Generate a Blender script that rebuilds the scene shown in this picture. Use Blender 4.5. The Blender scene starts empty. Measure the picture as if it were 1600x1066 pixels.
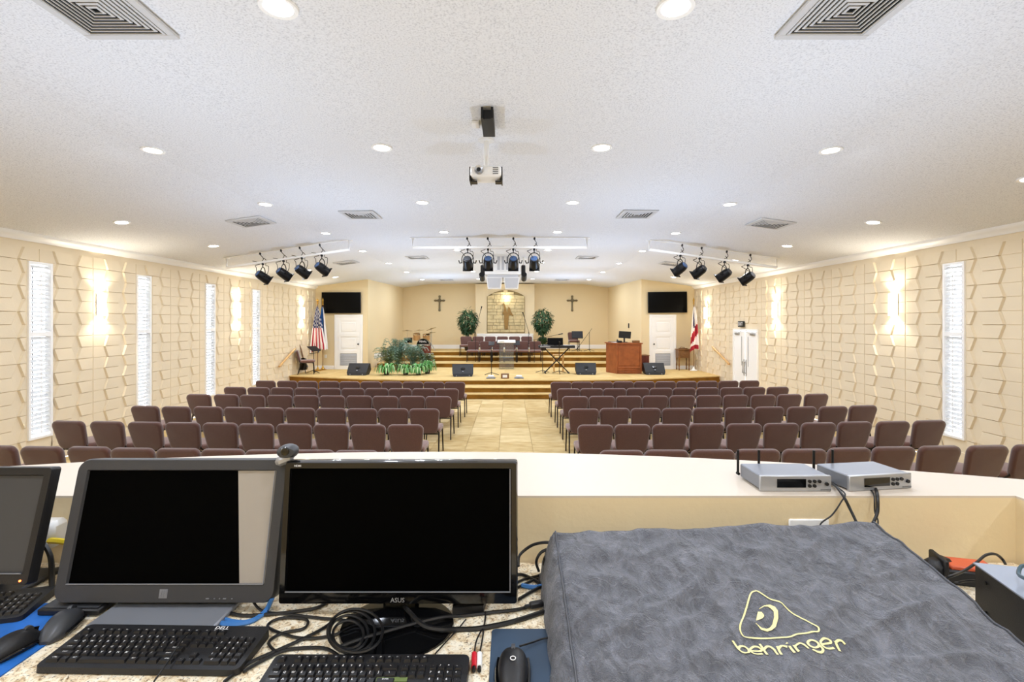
import bpy, math, random
from mathutils import Vector, Matrix, noise
random.seed(7)
PI = math.pi
S = bpy.context.scene
C = S.collection

# ------------------------------------------------------------------ camera, world, exposure, big lights
EYE = Vector((0.2, 0.0, 2.3))
cd = bpy.data.cameras.new('camera')
cam = bpy.data.objects.new('camera', cd); C.objects.link(cam)
cam.location = EYE
cam.rotation_euler = (PI/2, 0, 0)
cd.sensor_width = 36; cd.lens = 16.875
cd.shift_x = 0.0019; cd.shift_y = -0.01875
cd.clip_start = 0.02; cd.clip_end = 200
S.camera = cam
S.view_settings.view_transform = 'Standard'
S.view_settings.look = 'None'
S.view_settings.exposure = 0.52
S.view_settings.gamma = 1
S.view_settings.use_curve_mapping = False
W_ = bpy.data.worlds.new('world'); S.world = W_; W_.use_nodes = True
W_.node_tree.nodes['Background'].inputs[0].default_value = (0.93, 0.96, 1, 1)
W_.node_tree.nodes['Background'].inputs[1].default_value = 12.0
DOWNLIGHT_W = 15.0
SCONCE_W = 5.0
LAMP_COL = (0.89, 0.97, 1.12)
CEILING_FILL_W = 30.0          # added fill light aimed up behind the camera to brighten the ceiling
def fill_disk(name, loc, size, watt, rot=(PI, 0, 0)):
    l = bpy.data.lights.new(name, 'AREA'); l.shape = 'DISK'; l.size = size; l.energy = watt
    l.color = (0.95, 0.975, 1.0)
    o = bpy.data.objects.new(name, l); o.location = loc; o.rotation_euler = rot; C.objects.link(o)
    return o
fill_disk('ceiling_fill', (0.2, -0.7, 2.3), 1.6, CEILING_FILL_W)
FILL_SPOT_W = 104.0          # unseen spots added among chairs and stage to brighten the ceiling
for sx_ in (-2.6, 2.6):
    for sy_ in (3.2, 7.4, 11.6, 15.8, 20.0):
        l = bpy.data.lights.new('ceiling_fill_spot', 'SPOT'); l.energy = FILL_SPOT_W; l.spot_size = 2.9; l.spot_blend = 1.0; l.shadow_soft_size = 0.0
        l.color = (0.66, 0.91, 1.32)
        o = bpy.data.objects.new('ceiling_fill_spot', l); C.objects.link(o); o.location = (sx_, sy_, 1.3 if sy_ < 19 else 1.9); o.rotation_euler = (PI, 0, 0)
try:
    S.cycles.use_denoising = True
    S.cycles.max_bounces = 10; S.cycles.diffuse_bounces = 7; S.cycles.transmission_bounces = 8
    S.cycles.sample_clamp_indirect = 6
    S.cycles.caustics_reflective = False; S.cycles.caustics_refractive = False
except Exception:
    pass

# ------------------------------------------------------------------ where a photo point lies in the room
F = 750.0
def at(px, py, Y):                       # at a known distance
    return Vector((EYE.x + (px-797)*Y/F, Y, EYE.z - (py-503)*Y/F))
def on(px, py, z):                       # on a known height
    Y = (EYE.z - z)*F/(py-503)
    return Vector((EYE.x + (px-797)*Y/F, Y, z))
def ceil_z(x):
    a = abs(x)
    if a <= 3.8: return 4.22 - 0.044*a/3.8
    return 4.176 - (a-3.8)*(4.176-3.68)/3.6
DESK = 1.585; LEDGE = 1.78; STAGE = 0.45

# ------------------------------------------------------------------ materials
MATS = {}
def lin(c):
    return tuple(((v/255)/12.92 if v/255 <= 0.04045 else ((v/255+0.055)/1.055)**2.4) for v in c)
def mat(name, rgb, rough=0.6, metal=0.0, bump=0.0, bscale=80, vary=0.0, vscale=6, sheen=0, trans=0, coat=0, emit=0, spec=0.5, alpha=1, ior=1.45, detail=3):
    if name in MATS: return MATS[name]
    m = bpy.data.materials.new(name); m.use_nodes = True
    nt = m.node_tree; b = nt.nodes['Principled BSDF']
    col = (*lin(rgb), 1)
    b.inputs['Base Color'].default_value = col
    b.inputs['Roughness'].default_value = rough
    b.inputs['Metallic'].default_value = metal
    b.inputs['Specular IOR Level'].default_value = spec
    b.inputs['IOR'].default_value = ior
    if sheen: b.inputs['Sheen Weight'].default_value = sheen; b.inputs['Sheen Roughness'].default_value = .5
    if trans: b.inputs['Transmission Weight'].default_value = trans
    if coat: b.inputs['Coat Weight'].default_value = coat; b.inputs['Coat Roughness'].default_value = .08
    if emit:
        b.inputs['Emission Color'].default_value = col; b.inputs['Emission Strength'].default_value = emit
    if bump or vary:
        tc = nt.nodes.new('ShaderNodeTexCoord')
    if vary:
        n = nt.nodes.new('ShaderNodeTexNoise'); n.inputs['Scale'].default_value = vscale; n.inputs['Detail'].default_value = detail
        nt.links.new(tc.outputs['Object'], n.inputs['Vector'])
        r = nt.nodes.new('ShaderNodeMapRange'); r.inputs[1].default_value = .3; r.inputs[2].default_value = .7
        r.inputs[3].default_value = 1-vary; r.inputs[4].default_value = 1+vary
        nt.links.new(n.outputs[0], r.inputs[0])
        mx = nt.nodes.new('ShaderNodeVectorMath'); mx.operation = 'SCALE'
        mx.inputs[0].default_value = col[:3]
        nt.links.new(r.outputs[0], mx.inputs['Scale'])
        nt.links.new(mx.outputs[0], b.inputs['Base Color'])
    if bump:
        n2 = nt.nodes.new('ShaderNodeTexNoise'); n2.inputs['Scale'].default_value = bscale; n2.inputs['Detail'].default_value = 3
        nt.links.new(tc.outputs['Object'], n2.inputs['Vector'])
        bp = nt.nodes.new('ShaderNodeBump'); bp.inputs['Strength'].default_value = bump; bp.inputs['Distance'].default_value = .01
        nt.links.new(n2.outputs[0], bp.inputs['Height']); nt.links.new(bp.outputs[0], b.inputs['Normal'])
    MATS[name] = m
    return m
def ramp(nt, stops):
    r = nt.nodes.new('ShaderNodeValToRGB')
    while len(r.color_ramp.elements) < len(stops): r.color_ramp.elements.new(.5)
    for e, (p, c) in zip(r.color_ramp.elements, stops):
        e.position = p; e.color = (*lin(c), 1)
    return r
def slatmat():
    m = bpy.data.materials.new('slat_white'); m.use_nodes = True; nt = m.node_tree
    b = nt.nodes['Principled BSDF']; b.inputs['Base Color'].default_value = (.9, .9, .89, 1); b.inputs['Roughness'].default_value = .5
    tr = nt.nodes.new('ShaderNodeBsdfTranslucent'); tr.inputs[0].default_value = (.92, .93, .95, 1)
    mx = nt.nodes.new('ShaderNodeMixShader'); mx.inputs[0].default_value = .45
    nt.links.new(b.outputs[0], mx.inputs[1]); nt.links.new(tr.outputs[0], mx.inputs[2]); nt.links.new(mx.outputs[0], nt.nodes['Material Output'].inputs[0])
    return m
M_slat = slatmat()
# carpet: tiles of 61 cm told apart by tone, fine streaks inside
def carpet(name, a, b_, tile=0.61, contrast=1.0):
    m = bpy.data.materials.new(name); m.use_nodes = True; nt = m.node_tree; b = nt.nodes['Principled BSDF']
    b.inputs['Roughness'].default_value = .95; b.inputs['Specular IOR Level'].default_value = .15
    g = nt.nodes.new('ShaderNodeNewGeometry')
    sn = nt.nodes.new('ShaderNodeVectorMath'); sn.operation = 'SNAP'; sn.inputs[1].default_value = (tile, tile, 50)
    nt.links.new(g.outputs['Position'], sn.inputs[0])
    wn = nt.nodes.new('ShaderNodeTexWhiteNoise'); nt.links.new(sn.outputs[0], wn.inputs['Vector'])
    no = nt.nodes.new('ShaderNodeTexNoise'); no.inputs['Scale'].default_value = 3.2; no.inputs['Detail'].default_value = 5
    mp = nt.nodes.new('ShaderNodeMapping'); mp.inputs['Scale'].default_value = (1, 2.4, 1)
    rt = nt.nodes.new('ShaderNodeCombineXYZ'); nt.links.new(wn.outputs['Value'], rt.inputs[2])
    nt.links.new(rt.outputs[0], mp.inputs['Rotation'])
    nt.links.new(g.outputs['Position'], mp.inputs['Vector']); nt.links.new(mp.outputs[0], no.inputs['Vector'])
    ad = nt.nodes.new('ShaderNodeMath'); ad.operation = 'MULTIPLY_ADD'; ad.inputs[1].default_value = .38*contrast
    nt.links.new(wn.outputs['Value'], ad.inputs[0]); nt.links.new(no.outputs[0], ad.inputs[2])
    r = ramp(nt, [(0.35, a), (0.95, b_)]); nt.links.new(ad.outputs[0], r.inputs[0])
    nt.links.new(r.outputs[0], b.inputs['Base Color'])
    n2 = nt.nodes.new('ShaderNodeTexNoise'); n2.inputs['Scale'].default_value = 300
    nt.links.new(g.outputs['Position'], n2.inputs['Vector'])
    bp = nt.nodes.new('ShaderNodeBump'); bp.inputs['Strength'].default_value = .35; bp.inputs['Distance'].default_value = .004
    nt.links.new(n2.outputs[0], bp.inputs['Height']); nt.links.new(bp.outputs[0], b.inputs['Normal'])
    return m
M_carpet = carpet('tan_carpet', (220, 198, 150), (180, 152, 100))
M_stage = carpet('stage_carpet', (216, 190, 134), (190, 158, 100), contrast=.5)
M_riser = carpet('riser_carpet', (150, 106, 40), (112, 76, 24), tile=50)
def granite():
    m = bpy.data.materials.new('granite'); m.use_nodes = True; nt = m.node_tree; b = nt.nodes['Principled BSDF']
    b.inputs['Roughness'].default_value = .28
    tc = nt.nodes.new('ShaderNodeTexCoord')
    n1 = nt.nodes.new('ShaderNodeTexNoise'); n1.inputs['Scale'].default_value = 55; n1.inputs['Detail'].default_value = 7; n1.inputs['Roughness'].default_value = .7; n1.inputs['Distortion'].default_value = .8
    nt.links.new(tc.outputs['Object'], n1.inputs['Vector'])
    r = ramp(nt, [(0.30, (104, 86, 68)), (0.38, (180, 152, 114)), (0.46, (226, 208, 174)), (0.58, (244, 236, 216))])
    nt.links.new(n1.outputs[0], r.inputs[0])
    n2 = nt.nodes.new('ShaderNodeTexNoise'); n2.inputs['Scale'].default_value = 210; n2.inputs['Detail'].default_value = 3
    nt.links.new(tc.outputs['Object'], n2.inputs['Vector'])
    r2 = ramp(nt, [(0.33, (70, 58, 48)), (0.42, (255, 255, 255))]); nt.links.new(n2.outputs[0], r2.inputs[0])
    mx = nt.nodes.new('ShaderNodeMix'); mx.data_type = 'RGBA'; mx.blend_type = 'MULTIPLY'; mx.inputs[0].default_value = .8
    nt.links.new(r.outputs[0], mx.inputs[6]); nt.links.new(r2.outputs[0], mx.inputs[7])
    nt.links.new(mx.outputs[2], b.inputs['Base Color'])
    return m
M_granite = granite()
def crinkle():
    m = bpy.data.materials.new('dust_cover_cloth'); m.use_nodes = True; nt = m.node_tree; b = nt.nodes['Principled BSDF']
    b.inputs['Roughness'].default_value = .6; b.inputs['Sheen Weight'].default_value = .25
    tc = nt.nodes.new('ShaderNodeTexCoord')
    mp = nt.nodes.new('ShaderNodeMapping'); mp.inputs['Scale'].default_value = (1, .6, 1); mp.inputs['Rotation'].default_value = (0, 0, .5)
    nt.links.new(tc.outputs['Object'], mp.inputs['Vector'])
    n1 = nt.nodes.new('ShaderNodeTexNoise'); n1.inputs['Scale'].default_value = 26; n1.inputs['Detail'].default_value = 6; n1.inputs['Roughness'].default_value = .62; n1.inputs['Distortion'].default_value = 1.2
    nt.links.new(mp.outputs[0], n1.inputs['Vector'])
    v = nt.nodes.new('ShaderNodeTexVoronoi'); v.feature = 'DISTANCE_TO_EDGE'; v.inputs['Scale'].default_value = 38
    n3 = nt.nodes.new('ShaderNodeTexNoise'); n3.inputs['Scale'].default_value = 12; nt.links.new(mp.outputs[0], n3.inputs['Vector'])
    ad = nt.nodes.new('ShaderNodeVectorMath'); ad.operation = 'ADD'; nt.links.new(mp.outputs[0], ad.inputs[0]); nt.links.new(n3.outputs[1], ad.inputs[1])
    nt.links.new(ad.outputs[0], v.inputs['Vector'])
    rn_ = nt.nodes.new('ShaderNodeTexNoise'); rn_.inputs['Scale'].default_value = 15; rn_.inputs['Detail'].default_value = 5; rn_.inputs['Distortion'].default_value = 1.6
    nt.links.new(mp.outputs[0], rn_.inputs['Vector'])
    a1 = nt.nodes.new('ShaderNodeMath'); a1.operation = 'SUBTRACT'; a1.inputs[1].default_value = .5; nt.links.new(rn_.outputs[0], a1.inputs[0])
    a2 = nt.nodes.new('ShaderNodeMath'); a2.operation = 'ABSOLUTE'; nt.links.new(a1.outputs[0], a2.inputs[0])
    a3 = nt.nodes.new('ShaderNodeMapRange'); a3.inputs[1].default_value = 0; a3.inputs[2].default_value = .035; a3.inputs[3].default_value = .13; a3.inputs[4].default_value = 0
    nt.links.new(a2.outputs[0], a3.inputs[0])
    a4 = nt.nodes.new('ShaderNodeMath'); a4.operation = 'ADD'; nt.links.new(a3.outputs[0], a4.inputs[0]); nt.links.new(n1.outputs[0], a4.inputs[1])
    r = ramp(nt, [(0.3, (50, 53, 61)), (0.75, (112, 115, 125))]); nt.links.new(a4.outputs[0], r.inputs[0])
    nt.links.new(r.outputs[0], b.inputs['Base Color'])
    vr = nt.nodes.new('ShaderNodeMapRange'); vr.inputs[2].default_value = .08; nt.links.new(v.outputs['Distance'], vr.inputs[0])
    su = nt.nodes.new('ShaderNodeMath'); su.operation = 'MULTIPLY_ADD'; su.inputs[1].default_value = -.12
    nt.links.new(vr.outputs[0], su.inputs[0]); nt.links.new(a4.outputs[0], su.inputs[2])
    bp = nt.nodes.new('ShaderNodeBump'); bp.inputs['Strength'].default_value = .7; bp.inputs['Distance'].default_value = .02
    nt.links.new(su.outputs[0], bp.inputs['Height']); nt.links.new(bp.outputs[0], b.inputs['Normal'])
    return m
M_cover = crinkle()
def popcorn():
    m = bpy.data.materials.new('popcorn_ceiling'); m.use_nodes = True; nt = m.node_tree; b = nt.nodes['Principled BSDF']
    b.inputs['Roughness'].default_value = .95; b.inputs['Specular IOR Level'].default_value = .1
    tc = nt.nodes.new('ShaderNodeTexCoord')
    n1 = nt.nodes.new('ShaderNodeTexNoise'); n1.inputs['Scale'].default_value = 75; n1.inputs['Detail'].default_value = 3; n1.inputs['Roughness'].default_value = .6
    nt.links.new(tc.outputs['Object'], n1.inputs['Vector'])
    r = ramp(nt, [(0.34, (206, 208, 212)), (0.48, (230, 232, 235)), (0.7, (237, 239, 242))]); nt.links.new(n1.outputs[0], r.inputs[0])
    nt.links.new(r.outputs[0], b.inputs['Base Color'])
    bp = nt.nodes.new('ShaderNodeBump'); bp.inputs['Strength'].default_value = .3; bp.inputs['Distance'].default_value = .008
    nt.links.new(n1.outputs[0], bp.inputs['Height']); nt.links.new(bp.outputs[0], b.inputs['Normal'])
    return m
M_ceil = popcorn()
M_block = mat('painted_block', (228, 213, 184), .75, bump=.15, bscale=60, vary=.03, vscale=1.2)
M_wall = mat('painted_wall', (228, 209, 168), .8, bump=.08, bscale=40)
M_booth = mat('booth_paint', (224, 206, 168), .7, bump=.1, bscale=50)
M_cream = mat('cream_laminate', (208, 196, 180), .45)
M_white = mat('white_paint', (244, 244, 242), .45)
M_whitep = mat('white_plastic', (238, 238, 236), .35)
M_black = mat('black_plastic', (26, 26, 28), .45, bump=.1, bscale=400)
M_key = mat('key_plastic', (30, 30, 32), .35)
M_gloss = mat('gloss_black', (10, 10, 11), .08, coat=.5)
M_bezel = mat('charcoal_bezel', (56, 57, 60), .5, bump=.1, bscale=500)
M_off = mat('dark_screen', (1, 1, 1), .55, spec=.03)
M_offgray = mat('grey_screen', (60, 61, 63), .5)
M_fabric = mat('brown_fabric', (92, 62, 54), .9, bump=.5, bscale=260, vary=.16, vscale=90, sheen=.55, spec=.2)
M_fabric2 = mat('brown_seat_fabric', (118, 84, 74), .9, bump=.4, bscale=260, vary=.12, vscale=90, sheen=.5, spec=.2)
M_metal = mat('dark_bronze_metal', (44, 40, 38), .35, metal=.6)
M_steel = mat('brushed_steel', (176, 178, 182), .3, metal=.9)
M_silver = mat('silver_front', (178, 180, 184), .38, metal=.55)
M_grey = mat('grey_case', (134, 138, 146), .42, metal=.35, vary=.05)
M_dgrey = mat('dark_grey_case', (70, 72, 76), .45, metal=.3)
M_blackmetal = mat('black_metal', (20, 20, 21), .4, metal=.3)
M_cable = mat('black_cable', (22, 22, 23), .42)
M_bluec = mat('blue_cable', (62, 120, 186), .4)
M_bluepad = mat('blue_mouse_mat', (24, 96, 176), .7, vary=.15, vscale=14)
M_navy = mat('navy_mouse_mat', (50, 68, 88), .65, vary=.16, vscale=9, detail=0)
M_print = mat('cream_print', (236, 226, 158), .6)
M_legend = mat('white_print', (225, 225, 225), .6)
M_red = mat('red_plastic', (196, 30, 44), .4)
M_yellow = mat('yellow_plastic', (222, 196, 40), .4)
M_orange = mat('orange_plastic', (206, 92, 56), .45)
M_tv = mat('tv_screen', (2, 2, 2), .35, spec=.1)
M_wood = mat('reddish_wood', (150, 84, 44), .4, vary=.2, vscale=5)
M_wood2 = mat('dark_oak', (122, 84, 46), .45, vary=.2, vscale=8)
M_rail = mat('oak_rail', (206, 164, 104), .45, vary=.1, vscale=9)
M_redwood = mat('red_drum_wood', (104, 48, 36), .35, vary=.2, vscale=12)
M_brass = mat('brass', (202, 160, 74), .3, metal=.9)
M_chrome = mat('chrome', (210, 212, 216), .15, metal=1)
M_cymbal = mat('cymbal_bronze', (150, 124, 70), .35, metal=.7)
M_tan = mat('tan_drum', (206, 160, 104), .4)
M_leaf = mat('ficus_leaf', (50, 82, 48), .5, vary=.35, vscale=9)
M_fern = mat('fern_leaf', (104, 138, 118), .55, vary=.3, vscale=11)
M_fernlight = mat('pale_fern_leaf', (158, 186, 172), .55)
M_fern2 = mat('olive_fern_leaf', (108, 126, 76), .55, vary=.3, vscale=11)
M_spider = mat('light_green_leaf', (98, 160, 88), .5, vary=.25, vscale=13)
M_stripe = mat('pale_leaf', (206, 226, 178), .5)
M_bark = mat('bark', (84, 64, 46), .8, bump=.4, bscale=40)
M_pot = mat('dark_pot', (58, 44, 36), .6)
M_basket = mat('wicker', (150, 110, 66), .8, bump=.5, bscale=90)
M_capsheen = mat('painted_cap_sheen', (66, 92, 132), .15, coat=.4)  # bluish reflection on the spotlight rears, painted as a colour
M_vent = mat('vent_metal', (206, 207, 208), .5)
M_ventdark = mat('vent_hollow', (44, 46, 48), .8)
M_louver = mat('speaker_grille', (196, 198, 202), .6)
M_stone = mat('mural_stone', (206, 188, 142), .8, bump=.6, bscale=30, vary=.2, vscale=4)
M_stone2 = mat('mural_stone_pale', (206, 186, 140), .8, bump=.5, bscale=30, vary=.15, vscale=4)
M_mortar = mat('mural_mortar', (140, 122, 84), .9)
M_relief = mat('carved_relief', (146, 112, 56), .6, vary=.15, vscale=9)
M_iron = mat('aged_iron', (120, 110, 84), .55, metal=.3)
M_flagred = mat('flag_red', (164, 34, 48), .75)
M_flagwhite = mat('flag_white', (232, 226, 222), .75)
M_flagblue = mat('flag_blue', (42, 50, 92), .75)
M_flagsky = mat('flag_sky', (44, 96, 160), .75)
M_acrylic = mat('clear_acrylic', (240, 246, 246), .04, trans=.92, ior=1.3)
M_glass = mat('window_glass', (250, 252, 255), .02, trans=1, ior=1.1)
M_lens = mat('lamp_lens', (255, 253, 246), .4, emit=14)
M_lens2 = mat('sconce_glass', (255, 246, 222), .4, emit=9)
M_led = mat('status_led', (255, 120, 60), .4, emit=3)
M_sign = mat('sign_black', (30, 34, 30), .5)
M_paper = mat('paper', (232, 230, 224), .8)

# ------------------------------------------------------------------ mesh building
class MB:
    def __init__(s): s.v = []; s.f = []; s.mi = []
    def add(s, vs, fs, mi=0, xf=None):
        o = len(s.v)
        s.v += [(xf @ Vector(p)) if xf else Vector(p) for p in vs]
        s.f += [tuple(i+o for i in f) for f in fs]; s.mi += [mi]*len(fs)
        return s
    def box(s, c, d, rz=0, rx=0, ry=0, mi=0, bev=0):
        x, y, z = (d[0]/2, d[1]/2, d[2]/2)
        xf = Matrix.Translation(c) @ Matrix.Rotation(rz, 4, 'Z') @ Matrix.Rotation(ry, 4, 'Y') @ Matrix.Rotation(rx, 4, 'X')
        if bev:
            b = min(bev, x*.9, y*.9, z*.9)
            pts = []; idx = {}
            for sx in (-1, 1):
                for sy in (-1, 1):
                    for sz in (-1, 1):
                        idx[(sx, sy, sz)] = len(pts)
                        pts += [(sx*x, sy*(y-b), sz*(z-b)), (sx*(x-b), sy*y, sz*(z-b)), (sx*(x-b), sy*(y-b), sz*z)]
            fs = []
            for sg in (-1, 1):
                q = [(-1, -1), (1, -1), (1, 1), (-1, 1)]
                fs.append([idx[(sg, a, b_)]+0 for a, b_ in (q if sg > 0 else q[::-1])])
                fs.append([idx[(a, sg, b_)]+1 for a, b_ in (q[::-1] if sg > 0 else q)])
                fs.append([idx[(a, b_, sg)]+2 for a, b_ in (q if sg > 0 else q[::-1])])
            for a in (-1, 1):
                for b_ in (-1, 1):
                    e = [idx[(a, b_, -1)]+0, idx[(a, b_, -1)]+1, idx[(a, b_, 1)]+1, idx[(a, b_, 1)]+0]; fs.append(e if a*b_ > 0 else e[::-1])
                    e = [idx[(a, -1, b_)]+0, idx[(a, 1, b_)]+0, idx[(a, 1, b_)]+2, idx[(a, -1, b_)]+2]; fs.append(e if a*b_ > 0 else e[::-1])
                    e = [idx[(-1, a, b_)]+1, idx[(-1, a, b_)]+2, idx[(1, a, b_)]+2, idx[(1, a, b_)]+1]; fs.append(e if a*b_ > 0 else e[::-1])
                    for c_ in (-1, 1):
                        k = idx[(a, b_, c_)]; t = [k, k+1, k+2]; fs.append(t if a*b_*c_ > 0 else t[::-1])
            return s.add(pts, fs, mi, xf)
        vs = [(a, b, c2) for c2 in (-z, z) for a, b in ((-x, -y), (x, -y), (x, y), (-x, y))]
        return s.add(vs, [(3, 2, 1, 0), (4, 5, 6, 7), (0, 1, 5, 4), (1, 2, 6, 5), (2, 3, 7, 6), (3, 0, 4, 7)], mi, xf)
    def cyl(s, a, b, r, r2=None, n=12, mi=0, caps=True):
        a = Vector(a); b = Vector(b); r2 = r if r2 is None else r2
        q = (b-a).to_track_quat('Z', 'Y').to_matrix().to_4x4()
        vs = []
        for p, rr in ((a, r), (b, r2)):
            for i in range(n):
                t = 2*PI*i/n; vs.append(p + q @ Vector((rr*math.cos(t), rr*math.sin(t), 0)))
        fs = [(i, (i+1) % n, n+(i+1) % n, n+i) for i in range(n)]
        if caps: fs += [tuple(range(n-1, -1, -1)), tuple(range(n, 2*n))]
        return s.add(vs, fs, mi)
    def lathe(s, prof, c=(0, 0, 0), n=20, mi=0, sx=1, sy=1, xf=None, ring=False):
        c = Vector(c); vs = []
        for r, z in prof:
            for i in range(n):
                t = 2*PI*i/n; vs.append(c + Vector((r*math.cos(t)*sx, r*math.sin(t)*sy, z)))
        m = len(prof); fs = []
        for j in range(m-1):
            fs += [(j*n+i, j*n+(i+1) % n, (j+1)*n+(i+1) % n, (j+1)*n+i) for i in range(n)]
        if ring: fs += [((m-1)*n+i, (m-1)*n+(i+1) % n, (i+1) % n, i) for i in range(n)]
        else: fs += [tuple(range(n-1, -1, -1)), tuple(range((m-1)*n, m*n))]
        return s.add(vs, fs, mi, xf)
    def prism(s, poly, z0, z1, mi=0, xf=None):
        n = len(poly)
        vs = [(x, y, z0) for x, y in poly]+[(x, y, z1) for x, y in poly]
        fs = [(i, (i+1) % n, n+(i+1) % n, n+i) for i in range(n)]+[tuple(range(n-1, -1, -1)), tuple(range(n, 2*n))]
        return s.add(vs, fs, mi, xf)
    def tube(s, pts, r, n=6, mi=0, close=False):
        P = [Vector(p) for p in pts]; k = len(P); vs = []
        up = Vector((0, 0, 1))
        for i, p in enumerate(P):
            t = (P[(i+1) % k if close else min(i+1, k-1)] - P[(i-1) % k if close else max(i-1, 0)])
            if t.length < 1e-9: t = Vector((1, 0, 0))
            t.normalize()
            a = t.cross(up)
            if a.length < .05: a = t.cross(Vector((0, 1, 0)))
            a.normalize(); b = t.cross(a)
            rr = r[i] if isinstance(r, (list, tuple)) else r
            for j in range(n):
                w = 2*PI*j/n; vs.append(p + a*rr*math.cos(w) + b*rr*math.sin(w))
        fs = []
        for i in range(k if close else k-1):
            i2 = (i+1) % k
            fs += [(i*n+j, i2*n+j, i2*n+(j+1) % n, i*n+(j+1) % n) for j in range(n)]
        if not close: fs += [tuple(range(n)), tuple(range((k-1)*n+n-1, (k-1)*n-1, -1))]
        return s.add(vs, fs, mi)
    def pillow(s, outline, t, xf, inset=.018, bulge=.012, mi=0):
        n = len(outline); cx = sum(p[0] for p in outline)/n; cy = sum(p[1] for p in outline)/n
        wx = max(abs(p[0]-cx) for p in outline); wy = max(abs(p[1]-cy) for p in outline)
        def lay(d, z):
            return [(cx+(p[0]-cx)*(1-d/wx), cy+(p[1]-cy)*(1-d/wy), z) for p in outline]
        L = [lay(inset*2.2, -t/2-bulge*.5), lay(inset*.5, -t/2), lay(0, -t/2+inset), lay(0, t/2-inset), lay(inset*.5, t/2), lay(inset*2.2, t/2+bulge*.5)]
        vs = [p for l in L for p in l]+[(cx, cy, -t/2-bulge), (cx, cy, t/2+bulge)]
        fs = []
        for j in range(5): fs += [(j*n+i, j*n+(i+1) % n, (j+1)*n+(i+1) % n, (j+1)*n+i) for i in range(n)]
        fs += [((i+1) % n, i, 6*n) for i in range(n)] + [(5*n+i, 5*n+(i+1) % n, 6*n+1) for i in range(n)]
        return s.add(vs, fs, mi, xf)
    def mesh(s, name, mats, smooth=True, angle=40):
        me = bpy.data.meshes.new(name)
        me.from_pydata([tuple(p) for p in s.v], [], s.f)
        if not isinstance(mats, (list, tuple)): mats = [mats]
        for m in mats: me.materials.append(m)
        if len(mats) > 1: me.polygons.foreach_set('material_index', s.mi)
        if smooth:
            me.polygons.foreach_set('use_smooth', [True]*len(me.polygons))
            me.set_sharp_from_angle(angle=math.radians(angle))
        me.update()
        return me
def rrect(w, h, r, n=4, cx=0, cy=0, wb=None):
    wb = w if wb is None else wb; out = []
    for sx, sy, a0 in ((1, 1, 0), (-1, 1, PI/2), (-1, -1, PI), (1, -1, 1.5*PI)):
        ww = w if sy > 0 else wb
        for i in range(n+1):
            a = a0+PI/2*i/n
            out.append((cx+sx*(ww/2-r)+r*math.cos(a), cy+sy*(h/2-r)+r*math.sin(a)))
    return out
def obj(name, mb, m, parent=None, smooth=True, world=False, stuff=False, angle=40):
    if isinstance(mb, MB):
        if world and parent is not None:
            inv = parent.matrix_basis.inverted()
            mb.v = [inv @ p for p in mb.v]
        me = mb.mesh(name, m, smooth, angle)
    else: me = mb
    o = bpy.data.objects.new(name, me); C.objects.link(o)
    if parent is not None: o.parent = parent
    if stuff: o['kind'] = 'stuff'
    return o
def thing(name, label, cat, loc=(0, 0, 0), rz=0, group=None):
    o = bpy.data.objects.new(name, None); C.objects.link(o); o.empty_display_size = .1
    o.matrix_basis = Matrix.Translation(loc) @ Matrix.Rotation(rz, 4, 'Z')
    o['label'] = label; o['category'] = cat
    if group: o['group'] = group
    return o
def tag(o, label, cat, group=None):
    o['label'] = label; o['category'] = cat
    if group: o['group'] = group
    return o
def center(o):                            # move a single-mesh thing's origin to its base
    vs = o.data.vertices
    lo = Vector((min(v.co.x for v in vs), min(v.co.y for v in vs), min(v.co.z for v in vs)))
    hi = Vector((max(v.co.x for v in vs), max(v.co.y for v in vs), max(v.co.z for v in vs)))
    c = Vector(((lo.x+hi.x)/2, (lo.y+hi.y)/2, lo.z))
    for v in vs: v.co -= c
    o.location = c
    return o
def struct(name, mb=None, m=None, **k):
    if mb is None:
        o = bpy.data.objects.new(name, None); C.objects.link(o)
    else: o = obj(name, mb, m, **k)
    o['kind'] = 'structure'
    return o
def dup(root, loc=None, rz=None, label=None, group=None):
    r = root.copy(); C.objects.link(r)
    if loc is not None: r.matrix_basis = Matrix.Translation(loc) @ Matrix.Rotation(rz or 0, 4, 'Z')
    if label: r['label'] = label
    if group: r['group'] = group
    for ch in list(root.children):
        c = ch.copy(); C.objects.link(c); c.parent = r
        for g in list(ch.children):
            d = g.copy(); C.objects.link(d); d.parent = c
    return r
def smoothpts(P, n=6, close=False):       # Catmull-Rom through the points
    P = [Vector(p) for p in P]; k = len(P); out = []
    rng = range(k if close else k-1)
    for i in rng:
        p0 = P[(i-1) % k] if close or i > 0 else P[0]; p1 = P[i]; p2 = P[(i+1) % k]
        p3 = P[(i+2) % k] if close or i+2 < k else P[-1]
        for j in range(n):
            t = j/n
            out.append(.5*((2*p1)+(p2-p0)*t+(2*p0-5*p1+4*p2-p3)*t*t+(3*p1-p0-3*p2+p3)*t**3))
    if not close: out.append(P[-1])
    return out
_txt = {}
def text_geo(s_):
    if s_ in _txt: return _txt[s_]
    cu = bpy.data.curves.new('text', 'FONT'); cu.body = s_; cu.size = 1; cu.resolution_u = 2; cu.offset = 0.012  # pale reflection on the black top, put into its colour
    cu.align_x = 'CENTER'; cu.align_y = 'CENTER'
    o = bpy.data.objects.new('text', cu); C.objects.link(o)
    dg = bpy.context.evaluated_depsgraph_get(); ev = o.evaluated_get(dg)
    me = ev.to_mesh()
    r = ([tuple(v.co) for v in me.vertices], [tuple(p.vertices) for p in me.polygons])
    ev.to_mesh_clear(); bpy.data.objects.remove(o); bpy.data.curves.remove(cu)
    _txt[s_] = r
    return r
def put_text(mb, s_, xf, size):
    v, f = text_geo(s_)
    mb.add(v, f, 0, xf @ Matrix.Scale(size, 4))
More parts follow.
